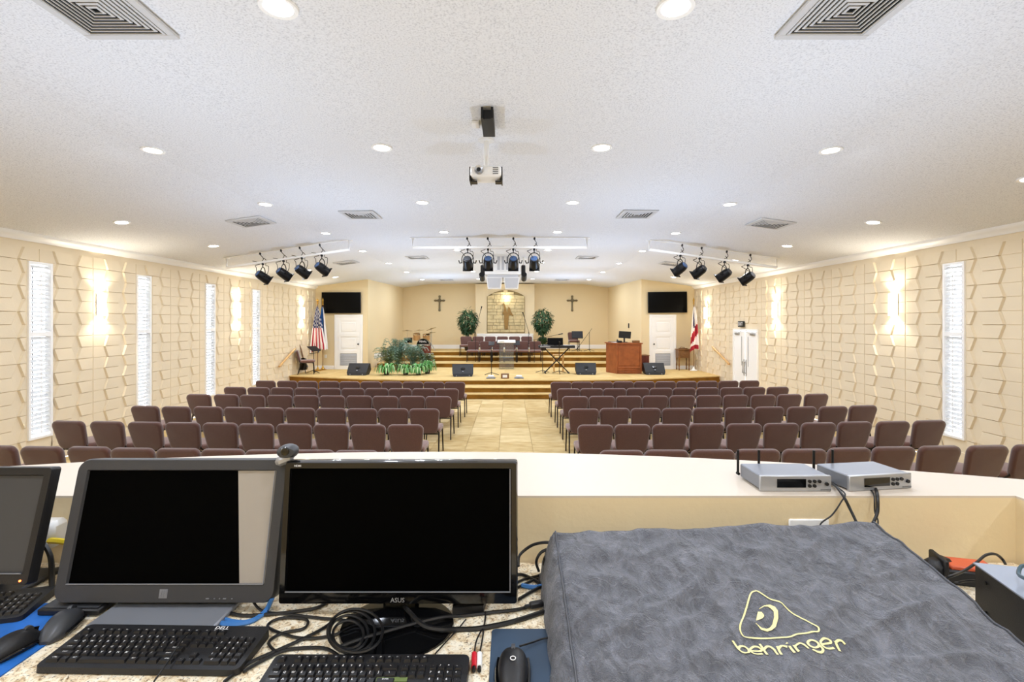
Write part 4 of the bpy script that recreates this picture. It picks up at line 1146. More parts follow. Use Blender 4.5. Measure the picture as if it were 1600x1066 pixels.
# hanging speaker cluster
t = thing('speaker_cluster', 'white speaker cluster hanging from the ceiling in front of the mural', 'speaker', (0, 14.2, 3.27))
cx_ = at(786, 503, 14.2).x
zt = ceil_z(0)-3.27
obj('cabinet', MB().box((cx_, .1, .62), (1.02, .5, zt-.38+.0), bev=.01) if False else MB().box((cx_, .1, (zt+.5)/2), (1.02, .5, zt-.5)), M_white, t, smooth=False)
for k in range(3): obj('grille_strip', MB().box((cx_+(-.11+k*.11)*1.15, -.155, (zt+.5)/2+.02), (.075, .012, zt-.56)), M_louver, t, smooth=False)
obj('lower_moulding', MB().box((cx_, .08, .46), (1.06, .56, .1), bev=.02), M_white, t)
obj('lower_grille', MB().box((cx_, .08, .37), (.9, .46, .09)), M_louver, t, smooth=False)
for s_ in (-1, 1):
    px_ = [(-.24, -.18), (.24, -.18), (.19, .22), (-.19, .22)]
    c = cx_+s_*.255
    vs = [(c-.235, -.2, .33), (c+.235, -.2, .33), (c+.235, .2, .33), (c-.235, .2, .33), (c-.19, -.12, .0), (c+.19, -.12, .0), (c+.19, .2, .0), (c-.19, .2, .0)]
    sp = obj('speaker_box', MB().add(vs, [(0, 1, 2, 3), (7, 6, 5, 4), (0, 4, 5, 1), (1, 5, 6, 2), (2, 6, 7, 3), (3, 7, 4, 0)]), M_white, t, smooth=False)
    obj('grille', MB().add([(c-.2, -.2, .31), (c+.2, -.2, .31), (c+.165, -.135, .03), (c-.165, -.135, .03)], [(0, 1, 2, 3)]).add([(c-.2, -.206, .31), (c+.2, -.206, .31), (c+.165, -.141, .03), (c-.165, -.141, .03)], [(3, 2, 1, 0)]), M_louver, sp, smooth=False)
    obj('side_mount', MB().cyl((cx_+s_*.62, 0, .55), (cx_+s_*.62, 0, zt), .03, n=8), M_white, t)
    obj('side_projector', MB().box((cx_+s_*.6, 0, .55), (.12, .2, .3), bev=.02).cyl((cx_+s_*.62, -.14, .42), (cx_+s_*.62, .14, .3), .08, n=14), M_blackmetal, t)

# video projector and its mount
t = thing('video_projector', 'white video projector hanging from the ceiling over the aisle', 'projector', (-.05, 5.05, 3.77))
obj('casing', MB().box((0, 0, .08), (.32, .26, .115), rx=0, bev=.02), M_whitep, t)
obj('lens', MB().lathe([(.018, 0), (.022, .03), (.042, .035), (.046, 0)], n=20, xf=T((-.07, -.13, .085)) @ rot('X', PI/2)), M_steel, t)
obj('lens_glass', MB().lathe([(.024, 0), (.02, .01), (.002, .012)], n=16, xf=T((-.07, -.15, .085)) @ rot('X', PI/2)), M_gloss, t)
for k in range(4): obj('vent_slot', MB().box((.1, -.131, .05+k*.02), (.055, .004, .008)), M_dgrey, t)
for s_ in (-1, 1): obj('bracket', MB().box((s_*.165, 0, .06), (.012, .2, .14)).box((s_*.13, 0, -.005), (.07, .1, .012)), M_blackmetal, t)
obj('mount_pole', MB().cyl((0, 0, .14), (0, 0, ceil_z(0)-3.77), .028, n=14).cyl((0, 0, ceil_z(0)-3.77-.02), (0, 0, ceil_z(0)-3.77), .08, n=18), M_whitep, t)
p = at(763, 195, 4.5)
t = thing('ceiling_bracket', 'black bracket fixed to the ceiling near the projector', 'bracket', (p.x, 4.5, 4.1))
obj('channel', MB().box((0, 0, .055), (.115, .42, .08)), M_blackmetal, t, smooth=False)
obj('end_lug', MB().box((-.045, -.22, .055), (.02, .06, .1)).box((.045, -.22, .055), (.02, .06, .1)), M_blackmetal, t, smooth=False)
p = at(743, 203, 4.62)
plate('ceiling_outlet', (p.x, 4.62, ceil_z(0)-.02), (.075, .12, .03), M_whitep, 'small white outlet on the ceiling left of the black bracket', 'outlet')

# ================================================================== THE BOOTH
out = []
for i in range(25):
    x = -1.95+i*(3.85/24); out.append((x, 1.92-.085*(x+.1)**2))
inner = [(1.9, -1.2), (1.71, -1.2), (1.71, 1.434), (-1.76, 1.434), (-1.76, -1.2), (-1.95, -1.2)]
bw_ = struct('wall_booth', MB().prism((out+inner)[::-1], 0, LEDGE-.006), M_booth, smooth=False)
o2 = out; in2 = inner
obj('ledge_top', MB().prism((o2+in2)[::-1], LEDGE-.006, LEDGE), M_cream, bw_, smooth=False)
struct('floor_booth', MB().box((0, -.6, .42), (3.5, 4.0, .82)), M_carpet, smooth=False)
t = thing('granite_counter', 'speckled granite counter along the inside of the booth', 'counter', (-.02, 1.0, .83))
obj('worktop', MB().box((0, -.0, .735), (3.44, .86, .04), bev=.006), M_granite, t)
obj('cabinet_body', MB().box((0, .1, .355), (3.4, .6, .7)), M_booth, t, smooth=False)
o = plate('wall_plate', (1.09, 1.431, 1.69), (.12, .008, .045), M_whitep, 'white outlet plate on the booth wall behind the covered mixer', 'outlet')

# ---------------- wireless receivers on the ledge
def receiver(x, y, rz, lb):
    t = thing('wireless_receiver', lb, 'receiver', (x, y, LEDGE), rz, 'grey wireless receivers on the ledge')
    w, d, h = .214, .125, .045
    obj('casing', MB().box((w/2, d/2, h/2+.003), (w, d, h-.002), bev=.003), M_grey, t)
    f = obj('front_plate', MB().box((w/2, -.004, h/2+.002), (w+.004, .01, h+.003), bev=.002), M_silver, t)
    obj('display', MB().box((.093, -.0095, .026), (.088, .003, .026)), M_gloss, f, smooth=False)
    for i in range(5):
        bx = (.148, .163, .178, .148, .163)[i]; bz = (.032, .032, .032, .018, .018)[i]
        obj('button', MB().cyl((bx, -.008, bz), (bx, -.013, bz), .0052, n=10), M_black, f)
    obj('power_button', MB().cyl((.2, -.008, .024), (.2, -.014, .024), .0055, n=10), M_black, f)
    for ax in (-.004, .066):
        obj('antenna', MB().tube([(ax, d+.006, .012), (ax, d+.006, .09)], .0042, n=8).cyl((ax, d, .012), (ax, d+.012, .012), .005, n=8), M_blackmetal, t)
    mb = MB(); put_text(mb, 'SENNHEISER', T((.198, -.0096, .006)) @ rot('X', PI/2), .006); obj('lettering', mb, M_dgrey, f, smooth=False)
receiver(.968, 1.478, 0, 'grey wireless receiver with two antennas, the left one on the ledge')
receiver(1.238, 1.476, .14, 'grey wireless receiver with two antennas, the right one on the ledge')

def cable(pts, r, m, lb, n=6, close=False, name='cable', nn=7):
    P = smoothpts(pts, nn, close)
    o = center(obj(name, MB().tube(P, r, n=n, close=close), m)); tag(o, lb, 'cable'); return o
zL = LEDGE+.006
cable([at(1290, 752, 1.6), at(1303, 757, 1.5), at(1318, 776, 1.40), at(1328, 795, 1.38), at(1341, 822, 1.34)], .0042, M_cable, 'thick black cable hanging over the ledge between the two receivers')
cable([at(1300, 757, 1.5), at(1320, 771, 1.41), at(1314, 785, 1.39), at(1300, 805, 1.38), at(1283, 818, 1.37), at(1278, 835, 1.36)], .0022, M_cable, 'thin black cord curling down the booth wall left of the thick cable')
cable([at(1368, 762, 1.5), at(1371, 775, 1.41), at(1371, 800, 1.39), at(1364, 818, 1.36)], .0045, M_cable, 'thick black cable hanging under the right receiver')
cable([at(1360, 765, 1.5), at(1366, 775, 1.41), at(1367, 800, 1.395), at(1372, 815, 1.37), at(1368, 832, 1.36)], .0022, M_cable, 'thin black cord beside the thick cable under the right receiver')

# ---------------- big touch monitor
def slab(w, h, t_, r=.02): return rrect(w, h, r, 4)
def monitor(name, lb, x0, x1, yt, zt, yb, zb, bez, m_case, m_scr, thick, r, split=None, rz=0, bb=None, rim=None):
    w = x1-x0; H = math.hypot(yt-yb, zt-zb); tilt = math.atan2(yt-yb, zt-zb)
    t = thing(name, lb, 'monitor', ((x0+x1)/2, yb, DESK), rz)
    X = T((0, 0, zb-DESK)) @ rot('X', -tilt)     # panel frame: x right, z up along the panel, y away from viewer
    def P(mb): return mb
    bb = bb or bez
    # casing ring around the screen: outer rounded prism then screen recessed
    outp = rrect(w, H, r, 5, cx=0, cy=H/2); sw, sh = w-2*bez, H-bez-bb
    inp = rrect(sw, sh, .003, 5, cx=0, cy=bb+sh/2)
    n = len(outp); vs = []
    rings = [(outp, thick), (outp, .008), ([(a*.988, H/2+(b-H/2)*.982) for a, b in outp], 0), ([(a*1.012, bb+sh/2+(b-bb-sh/2)*1.02) for a, b in inp], 0), (inp, .007)]
    for ring, y in rings: vs += [(a, y, b) for a, b in ring]
    fs = [tuple(range(n))]
    for k in range(len(rings)-1): fs += [(k*n+i, (k+1)*n+i, (k+1)*n+(i+1) % n, k*n+(i+1) % n) for i in range(n)]
    obj('casing', MB().add(vs, fs, 0, X), m_case, t, angle=50)
    if split:
        k = -sw/2+sw*split[0]; k1 = -sw/2+sw*split[1]
        obj('screen', MB().add([(-sw/2, .006, bb), (k, .006, bb), (k1, .006, bb+sh), (-sw/2, .006, bb+sh)], [(0, 1, 2, 3)], 0, X), m_scr, t, smooth=False)
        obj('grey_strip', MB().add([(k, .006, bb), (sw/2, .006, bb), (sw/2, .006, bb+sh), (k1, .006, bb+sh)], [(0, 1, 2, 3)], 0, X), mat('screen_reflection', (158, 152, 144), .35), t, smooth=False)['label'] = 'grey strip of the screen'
    else:
        obj('screen', MB().add([(-sw/2, .006, bb), (sw/2, .006, bb), (sw/2, .006, bb+sh), (-sw/2, .006, bb+sh)], [(0, 1, 2, 3)], 0, X), m_scr, t, smooth=False)
    if rim:
        e = .0022; q = [(-sw/2, bb), (sw/2, bb), (sw/2, bb+sh), (-sw/2, bb+sh)]
        mb = MB()
        for i in rim:
            a, b = q[i], q[(i+1) % 4]; mb.box(((a[0]+b[0])/2, -.0005, (a[1]+b[1])/2), (abs(a[0]-b[0])+e, .003, abs(a[1]-b[1])+e))
        mb.v = [X @ v for v in mb.v]; obj('screen_rim', mb, M_grey, t, smooth=False)
    return t, X, w, H
t, X, w, H = monitor('touch_monitor', 'wide charcoal touch monitor on the counter, left of the glossy black one', -.922, -.378, 1.25, 1.943, 1.172, 1.611, .030, M_bezel, M_off, .045, .028, split=(.872, .795), bb=.044, rim=(0, 1))
obj('neck', MB().box((0, .11, .12), (.12, .03, .26), rx=0, bev=.008), M_bezel, t)
obj('base_plate', MB().box((.02, .04, .008), (.30, .22, .014), bev=.004), M_grey, t)
mb = MB()
for i in range(3):
    for j in range(3): mb.box((-.0055+i*.0055, -.001, .017+j*.0055), (.0042, .002, .0042))
mb.box((0, -.0003, .0225), (.02, .0015, .02))
mb.v = [X @ v for v in mb.v]; obj('square_emblem', mb, M_grey, t, smooth=False)
mb = MB()
for dx in (.11, .127, .14, .152, .17): mb.box((dx, -.001, .012), (.008 if dx in (.11, .152) else .003, .002, .0022))
mb.v = [X @ v for v in mb.v]; obj('control_marks', mb, M_grey, t, smooth=False)

t, X, w, H = monitor('glossy_monitor', 'glossy black widescreen monitor in the middle of the counter', -.365, .219, 1.20, 1.950, 1.164, 1.613, .019, M_gloss, M_off, .04, .006, bb=.03, rim=(0, 1))
mb = MB(); put_text(mb, 'ASUS', X @ T((0, -.001, .011)) @ rot('X', PI/2) , .015); obj('lettering', mb, M_silver, t, smooth=False)
mb = MB(); put_text(mb, 'HDMI', X @ T((-w/2+.035, -.001, H-.01)) @ rot('X', PI/2), .007); obj('small_lettering', mb, M_legend, t, smooth=False)
obj('neck', MB().box((.0, .045, .1), (.09, .03, .2), bev=.008), M_gloss, t)
obj('base', MB().lathe([(.02, .014), (.1, .012), (.13, .006), (.132, 0), (.02, 0)][::-1], n=36, c=(.01, -.04, .001), sx=1.0, sy=.88), M_gloss, t)
# clip-on camera at the corner between them
p = at(441, 712, 1.22)
t = thing('webcam', 'small silver webcam perched on the corner of the touch monitor', 'webcam', (p.x, 1.235, 1.935), .25)
obj('clip', MB().box((0, 0, .012), (.045, .03, .024), ry=-.35, bev=.008), M_silver, t)
obj('head', MB().lathe([(.008, -.02), (.02, -.014), (.022, .008), (.014, .02)], n=16, xf=T((.008, 0, .032)) @ rot('X', PI/2) @ Matrix.Diagonal((1.2, .8, 1, 1))), M_dgrey, t)
obj('lens', MB().lathe([(.011, 0), (.009, .006), (.002, .007)], n=14, xf=T((.004, -.018, .036)) @ rot('X', PI/2)), M_gloss, t)

# left grey monitor, mostly outside the picture
t, X, w, H = monitor('grey_monitor', 'dark grey monitor cut off by the left edge of the picture', -1.44, -.956, 1.215, 1.933, 1.15, 1.668, .022, M_black, M_offgray, .024, .008, bb=.026, rim=(0,))
obj('neck', MB().box((0, .13, .12), (.08, .04, .24), bev=.008), M_black, t); obj('base', MB().box((0, .14, .008), (.24, .16, .016), bev=.006), M_black, t)
mb = MB().cyl((w/2-.02, .0, .01), (w/2-.02, -.002, .01), .0025, n=8); mb.v = [X @ v for v in mb.v]; obj('power_light', mb, M_led, t)['label'] = 'orange power light'

# ---------------- computer keyboards
KEYROWS = [
    [('', 1)]+[(None, 1)]+[('', 1)]*4+[(None, .5)]+[('', 1)]*4+[(None, .5)]+[('', 1)]*4+[(None, .3)]+[('', 1)]*3,
    [(c, 1) for c in '`1234567890-=']+[('<-', 2)]+[(None, .3)]+[('', 1)]*3+[(None, .3)]+[('', 1), ('/', 1), ('*', 1), ('-', 1)],
    [('TAB', 1.5)]+[(c, 1) for c in 'QWERTYUIOP[]']+[('\\', 1.5)]+[(None, .3)]+[('', 1)]*3+[(None, .3)]+[('7', 1), ('8', 1), ('9', 1), ('+', 1)],
    [('CAPS', 1.75)]+[(c, 1) for c in "ASDFGHJKL;'"]+[('ENTER', 2.25)]+[(None, 3.6)]+[('4', 1), ('5', 1), ('6', 1), ('', 1)],
    [('SHIFT', 2.25)]+[(c, 1) for c in 'ZXCVBNM,./']+[('SHIFT', 2.75)]+[(None, 1.3)]+[('', 1)]+[(None, 1.3)]+[('1', 1), ('2', 1), ('3', 1), ('', 1)],
    [('CTRL', 1.5), ('', 1), ('ALT', 1.25), ('', 5.75), ('ALT', 1.25), ('', 1.25), ('', 1.25), ('CTRL', 1.75)]+[(None, .3)]+[('', 1)]*3+[(None, .3)]+[('0', 2), ('.', 1), ('', 1)]]
_km = {}
def keymesh(w, d, h):
    k = (round(w, 4), round(d, 4))
    if k not in _km:
        mb = MB(); g = .0008; a, b = w/2-g, d/2-g; c, e = a-.0022, b-.0028
        vs = [(-a, -b, 0), (a, -b, 0), (a, b, 0), (-a, b, 0), (-c, -e+.0006, h), (c, -e+.0006, h), (c, e+.0006, h), (-c, e+.0006, h)]
        mb.add(vs, [(4, 5, 6, 7), (0, 1, 5, 4), (1, 2, 6, 5), (2, 3, 7, 6), (3, 0, 4, 7)])
        _km[k] = mb.mesh('key', M_key, False)
    return _km[k]
def computer_keyboard(lb, x, y, W, D, rz=0, slope=.06, margin=.012, top=.012, brand=None, case=M_black, z0=DESK):
    t = thing('computer_keyboard', lb, 'keyboard', (x, y, z0), rz)
    X = T((0, 0, .012)) @ rot('X', slope)
    # case wedge
    n = 0
    outl = rrect(W, D, .012, 3)
    b0 = [(a, b, 0.002) for a, b in outl]; tp_ = [(a*.995, b*.99, .012+math.tan(slope)*b+.006) for a, b in outl]
    k = len(outl)
    obj('case', MB().add(b0+tp_, [tuple(range(k-1, -1, -1)), tuple(range(k, 2*k))]+[(i, (i+1) % k, k+(i+1) % k, k+i) for i in range(k)]), case, t, angle=30)
    units = 22.6; u = (W-2*margin)/units
    usable = D-margin-top; rowd = usable/6.35
    leg = MB()
    for r_, row in enumerate(KEYROWS):
        cx = -W/2+margin; cyv = D/2-top-rowd*(.5+r_+(.35 if r_ else 0))
        for ch, wd in row:
            if ch is not None:
                kx = cx+wd*u/2
                o = obj('key', keymesh(wd*u, rowd, .0065), None, t); o.matrix_basis = X @ T((kx, cyv, .005))
                if ch:
                    put_text(leg, ch, X @ T((kx-(u*.18 if len(ch) == 1 else 0), cyv+rowd*.14, .0118)), .0068 if len(ch) == 1 else .0042)
                elif wd == 1: put_text(leg, 'F1' if r_ == 0 else '-', X @ T((kx, cyv+rowd*.14, .0118)), .0042)
            cx += wd*u
    obj('key_legends', leg, M_legend, t, smooth=False, stuff=True)
    if brand:
        mb = MB(); put_text(mb, brand, X @ T((W*.25, D/2-top*.62, .0088)), .014); obj('lettering', mb, M_legend, t, smooth=False)
    return t
computer_keyboard('black keyboard lettered DELL below the wide touch monitor', -.556, 1.033, .422, .128, rz=-.02, brand='DELL', top=.018)
kb2 = computer_keyboard('black keyboard at the bottom edge, below the glossy monitor', -.085, .937, .404, .128, rz=0, top=.008)
mb = MB().box((.055, -.004, .0195), (.06, .012, .0012)); obj('green_sticker', mb, mat('sticker_green', (96, 112, 60), .6), kb2, smooth=False)['label'] = 'small green sticker'
computer_keyboard('dark keyboard under the grey monitor at the left edge', -1.17, 1.155, .40, .128, rz=.24)

# ---------------- mats and mice
o = center(obj('mouse_mat', MB().prism(rrect(.26, .30, .01, 4, -.955, 1.065), DESK, DESK+.003), M_bluepad)); tag(o, 'bright blue mouse mat at the left edge of the counter', 'mouse mat')
o = center(obj('mouse_mat', MB().prism(rrect(.26, .27, .01, 4, .288, .978), DESK, DESK+.003), M_navy)); tag(o, 'navy blue mouse mat between keyboard and covered mixer', 'mouse mat')
def mouse(x, y, rz, lb, m=M_black, L=.112, W=.064, H=.036, z0=DESK+.003, mark=False):
    t = thing('computer_mouse', lb, 'mouse', (x, y, z0), rz)
    nu, nv = 22, 12; vs = []; fs = []
    for j in range(nv+1):
        v = j/nv; yy = (v-.5)*L
        hw = W/2*(math.sin(PI*min(1, max(0, .02+v*.96)))**.45)*(1-.08*math.sin(PI*v))
        hh = H*(math.sin(PI*(.03+.94*(1-v)**.85)))**.7
        for i in range(nu):
            a = PI*i/(nu-1); c, s_ = math.cos(a), math.sin(a)
            vs.append((hw*math.copysign(abs(c)**.75, c), yy, hh*abs(s_)**.7))
    for j in range(nv):
        for i in range(nu-1): fs.append((j*nu+i, j*nu+i+1, (j+1)*nu+i+1, (j+1)*nu+i))
    fs += [tuple(range(nu)), tuple(range((nv+1)*nu-1, nv*nu-1, -1))]
    fs += [tuple([j*nu for j in range(nv, -1, -1)]+[j*nu+nu-1 for j in range(nv+1)])]
    obj('shell', MB().add(vs, fs), m, t, angle=60)
    obj('scroll_wheel', MB().cyl((-.004, L*.28, H*.78), (.004, L*.28, H*.78), .009, n=14), M_dgrey, t)
    obj('button_seam', MB().box((0, L*.33, H*.72), (.0015, L*.26, .008), rx=-.35), M_gloss, t, smooth=False)
    for s_ in (-1, 1): obj('side_grip', MB().tube(smoothpts([(s_*W*.455, -L*.3, .007), (s_*W*.485, 0, .009), (s_*W*.455, L*.3, .007)], 4), .0035), M_gloss, t)
    if mark:
        mb = MB().lathe([(.0045, 0), (.006, 0), (.006, .001), (.0045, .001)], n=14, xf=T((0, -L*.05, H*.985)) @ rot('X', .05), ring=True); obj('emblem', mb, M_legend, t)
    return t
mouse(-.878, 1.035, -.28, 'black mouse on the blue mat, at the left edge of the picture')
mouse(-.838, 1.112, .22, 'dark grey mouse on the blue mat beside the touch monitor corner', mat('charcoal_plastic', (58, 60, 64), .38))
mouse(.206, .968, -.02, 'black mouse with a round emblem on the navy mat', L=.12, W=.068, H=.038, mark=True)
t = thing('flat_device', 'flat black tablet-like device on the blue mat', 'device', (-.90, 1.185, DESK+.003))
obj('device_body', MB().box((.03, .02, .008), (.15, .09, .015), bev=.003), M_black, t); obj('device_top', MB().box((.03, .02, .0163), (.135, .075, .001)), M_dgrey, t)
o = center(obj('lighter', MB().tube([on(862, 1060, DESK+.008), on(872, 1046, DESK+.012)], .005, n=10), M_steel)); tag(o, 'small silver stick on the navy mat beside the mixer cover', 'stick')

# ---------------- covered mixer
def cov_z(x, y):                          # height of the covered top
    u = (x-.323)/.862; v = (1.30-y)
    z = 1.728+.026*u-v*(.24-.05*u)
    return z
def cov_h(x, y):
    n1 = noise.noise(Vector((x*5, y*7, 3)))*.010
    n2 = noise.noise(Vector((x*9+y*6, y*13-x*4, 7)))*.006
    r_ = 1-abs(noise.noise(Vector((x*7-y*3, y*10, 1))))*2
    n3 = max(0, r_-.5)*.014
    r2 = 1-abs(noise.noise(Vector((x*14+y*9, y*18-x*5, 11))))*2
    return cov_z(x, y)+n1+n2+n3+max(0, r2-.6)*.005
t = thing('covered_mixer', 'audio mixer under a wrinkled grey cloth dust cover with cream emblem', 'mixer', (.75, 1.05, DESK))
ox, oy = .75, 1.05
NX, NY = 170, 106; x0, x1, y0, y1 = .323, 1.185, .76, 1.30
cols = [(-.038, 1), (-.036, .86), (-.03, .6), (-.022, .35), (-.012, .12), (-.004, .02)]   # skirt: outward offset, drop share
XS = [(x0+c, d) for c, d in cols]+[(x0+(x1-x0)*i/NX, 0) for i in range(NX+1)]+[(x1-c, d) for c, d in cols[::-1]]
YS = [(y0+c, d) for c, d in cols]+[(y0+(y1-y0)*j/NY, 0) for j in range(NY+1)]+[(y1-c*.5, d) for c, d in cols[::-1]]
vs = []
for y, dy in YS:
    for x, dx in XS:
        xc = min(max(x, x0), x1); yc = min(max(y, y0), y1)
        top = cov_h(xc, yc); d = max(dx, dy); z = top-(top-DESK-.002)*d
        wob = .008*math.sin((yc if dx > dy else xc)*31+1)*d+.010*noise.noise(Vector((xc*8, yc*8, z*12)))*d
        X_ = x+(math.copysign(wob, x-.75) if dx > 0 else 0); Y_ = y+(math.copysign(wob*.4, y-1.05) if dy > 0 else 0)
        # rounded shoulders
        e = min(xc-x0, x1-xc, yc-y0, y1-yc)
        if e < .012 and d == 0: z -= .004*(1-e/.012)**2
        vs.append((X_-ox, Y_-oy, z-DESK))
n = len(XS); fs = [(j*n+i, j*n+i+1, (j+1)*n+i+1, (j+1)*n+i) for j in range(len(YS)-1) for i in range(n-1)]
obj('dust_cover', MB().add(vs, fs), M_cover, t, angle=75)
# seam piping along the left and right shoulders
for xx in (x0, x1):
    P = [Vector((xx-ox, yy-oy, cov_h(xx, yy)-DESK)) for yy in [y0+(y1-y0)*j/40 for j in range(41)]]
    obj('seam', MB().tube(P, .0022, n=6), mat('seam_cloth', (84, 86, 92), .7), t)
def Cpt(zx, zy):
    px, py = 1130+zx/7.105, 900+zy/7.105
    Y = 1.2
    for _ in range(30):
        x = EYE.x+(px-797)*Y/F; Y = (EYE.z-cov_z(x, Y))*F/(py-503)
    return x, Y
def stroke(mb, pts, w, close=False, n=5, lift=.0022):
    Q = smoothpts([Vector((*Cpt(a, b), 0)) for a, b in pts], n, close); k = len(Q); L = []; R = []
    for i, p_ in enumerate(Q):
        d = Q[(i+1) % k if close else min(i+1, k-1)]-Q[(i-1) % k if close else max(i-1, 0)]
        d.normalize(); s_ = Vector((-d.y, d.x, 0))*w/2
        for arr, q in ((L, p_+s_), (R, p_-s_)): arr.append((q.x-ox, q.y-oy, cov_h(q.x, q.y)-DESK+lift))
    fs = [(i, (i+1) % k, k+(i+1) % k, k+i) for i in range(k if close else k-1)]
    mb.add(L+R, fs)
em = MB()
sc_ = 1/7.105*1.06/F      # metres per zoomed px
stroke(em, [(350, 200), (390, 205), (500, 268), (620, 338), (760, 440), (900, 515), (1030, 585), (1062, 620), (1050, 652), (960, 658), (830, 660), (740, 690), (600, 694), (280, 700), (215, 668), (187, 600), (220, 480), (270, 330), (305, 225)], .0032, True, 4)
obj('triangle_emblem', em, M_print, t, smooth=False)
em = MB()
oc = [(400, 378), (455, 345), (520, 340), (575, 375), (608, 440), (612, 500), (585, 570), (540, 605), (490, 618), (420, 595), (362, 540)]
ic = [(400, 384), (455, 355), (500, 358), (535, 385), (560, 435), (566, 490), (545, 550), (520, 575), (485, 588), (425, 578), (362, 546)]
A = [Cpt(*p_) for p_ in oc]; B = [Cpt(*p_) for p_ in ic]; k = len(A)
def V3(q, lift=.0024): return (q[0]-ox, q[1]-oy, cov_h(*q)-DESK+lift)
em.add([V3(q) for q in A]+[V3(q) for q in B], [(i, i+1, k+i+1, k+i) for i in range(k-1)])
hd = [(385, 405), (425, 408), (450, 432), (456, 460), (440, 492), (410, 512), (365, 522)]
em.add([V3(Cpt(*p_)) for p_ in hd], [tuple(range(len(hd)))])
obj('ear_emblem', em, M_print, t, smooth=False)
em = MB(); lw = .0044
stroke(em, [(105, 760), (150, 822), (195, 885), (240, 908), (280, 893), (283, 850), (240, 808), (190, 812), (172, 846)], lw)
stroke(em, [(318, 862), (425, 848), (395, 808), (340, 802), (300, 838), (325, 888), (380, 908), (438, 888)], lw*.9)
stroke(em, [(405, 765), (450, 835), (492, 905)], lw); stroke(em, [(452, 832), (490, 795), (540, 815), (608, 905)], lw)
stroke(em, [(598, 805), (620, 850), (650, 905)], lw); stroke(em, [(615, 835), (650, 802), (712, 820)], lw)
stroke(em, [(735, 812), (765, 855), (795, 898)], lw); stroke(em, [(700, 765), (706, 770), (712, 776)], lw*1.2)
stroke(em, [(782, 800), (810, 850), (842, 892)], lw); stroke(em, [(800, 822), (840, 778), (890, 795), (948, 866)], lw)
stroke(em, [(940, 770), (975, 745), (1030, 765), (1062, 805), (1050, 842), (1005, 848), (955, 815)], lw, True, 4); stroke(em, [(1060, 805), (1108, 868), (1092, 908), (1040, 902), (992, 872)], lw)
stroke(em, [(1095, 800), (1196, 775), (1160, 742), (1110, 738), (1082, 772), (1112, 828), (1170, 850), (1232, 826)], lw*.9)
stroke(em, [(1238, 755), (1268, 805), (1296, 852)], lw); stroke(em, [(1245, 772), (1275, 742), (1315, 742), (1355, 772)], lw)
obj('lettering', em, M_print, t, smooth=False)

# ---------------- rack device, power strip and small gear at the right
t = thing('rack_unit', 'black rack unit with pale grey top at the right edge', 'audio unit', (1.33, 1.168, DESK), -.25)
obj('casing', MB().box((.15, -.2, .064), (.30, .40, .124), bev=.003), M_black, t)
obj('top_reflection', MB().box((.15, -.2, .127), (.304, .404, .003)), mat('reflection_paint', (150, 158, 172), .4, metal=.3), t)
for yy, zz in ((-.04, .1), (-.04, .03), (-.34, .1)): obj('screw', MB().cyl((.0005, yy, zz), (-.003, yy, zz), .004, n=8), M_blackmetal, t)
cable([at(1603, 905, 1.05), at(1592, 898, 1.08), at(1595, 886, 1.1), at(1606, 884, 1.1)], .004, mat('teal_cable', (60, 84, 96), .4), 'dark teal cable loop on top of the rack unit')
p = on(1507, 908, DESK)
t = thing('power_strip', 'orange and black power strip behind the rack unit', 'power strip', (p.x, p.y, DESK), -.25)
obj('strip_base', MB().box((0, 0, .02), (.13, .07, .04), bev=.004), M_black, t)
obj('strip_top', MB().box((.008, .002, .044), (.11, .062, .012), bev=.003), M_orange, t)
obj('end_cap', MB().box((-.06, 0, .035), (.012, .075, .06), bev=.003), M_black, t)
t = thing('power_adapter', 'rounded black adapter leaning beside the orange power strip', 'adapter', (1.43, 1.36, DESK), .3)
obj('body', MB().box((-.04, -.01, .028), (.08, .05, .056), bev=.014), M_black, t)
obj('lead_collar', MB().cyl((.0, -.01, .03), (.02, -.01, .03), .008, n=10), M_dgrey, t)
cable([on(1466, 908, DESK+.02), at(1480, 903, 1.2), at(1505, 893, 1.22), at(1525, 880, 1.24), at(1540, 868, 1.26), at(1555, 866, 1.27), at(1566, 874, 1.28), at(1571, 882, 1.27)], .0035, M_cable, 'black cable arching from the mixer over the orange power strip')
cable([on(1474, 918, DESK+.01), at(1490, 912, 1.2), at(1510, 908, 1.2), at(1524, 908, 1.2)], .003, M_cable, 'short black cable across the front of the orange power strip')
cable([on(1486, 922, DESK+.004), on(1505, 932, DESK+.004), on(1524, 940, DESK+.004)], .0018, M_cable, 'thin black wire on the counter below the orange power strip')

# ---------------- left side: white box, yellow plug, thick cable
p = on(83, 905, DESK)
t = thing('network_adapter', 'white plug-in adapter on the booth wall behind the monitors', 'adapter', (-1.145, 1.40, 1.655))
obj('casing', MB().box((0, 0, .03), (.075, .06, .075), bev=.012), M_whitep, t)
cable([(-1.115, 1.37, 1.675), (-1.09, 1.365, 1.677), (-1.05, 1.36, 1.675)], .008, M_yellow, 'yellow network plug in the side of the white adapter')
cable([at(50, 838, 1.3), at(66, 848, 1.3), at(79, 870, 1.28), at(81, 905, 1.27), on(82, 925, DESK+.01)], .0065, M_cable, 'thick black cable curving down behind the grey monitor')
cable([on(52, 886, DESK+.005), on(70, 890, DESK+.005), on(90, 888, DESK+.005), on(110, 884, DESK+.005)], .003, M_cable, 'thin black cord on the counter behind the monitors at left')

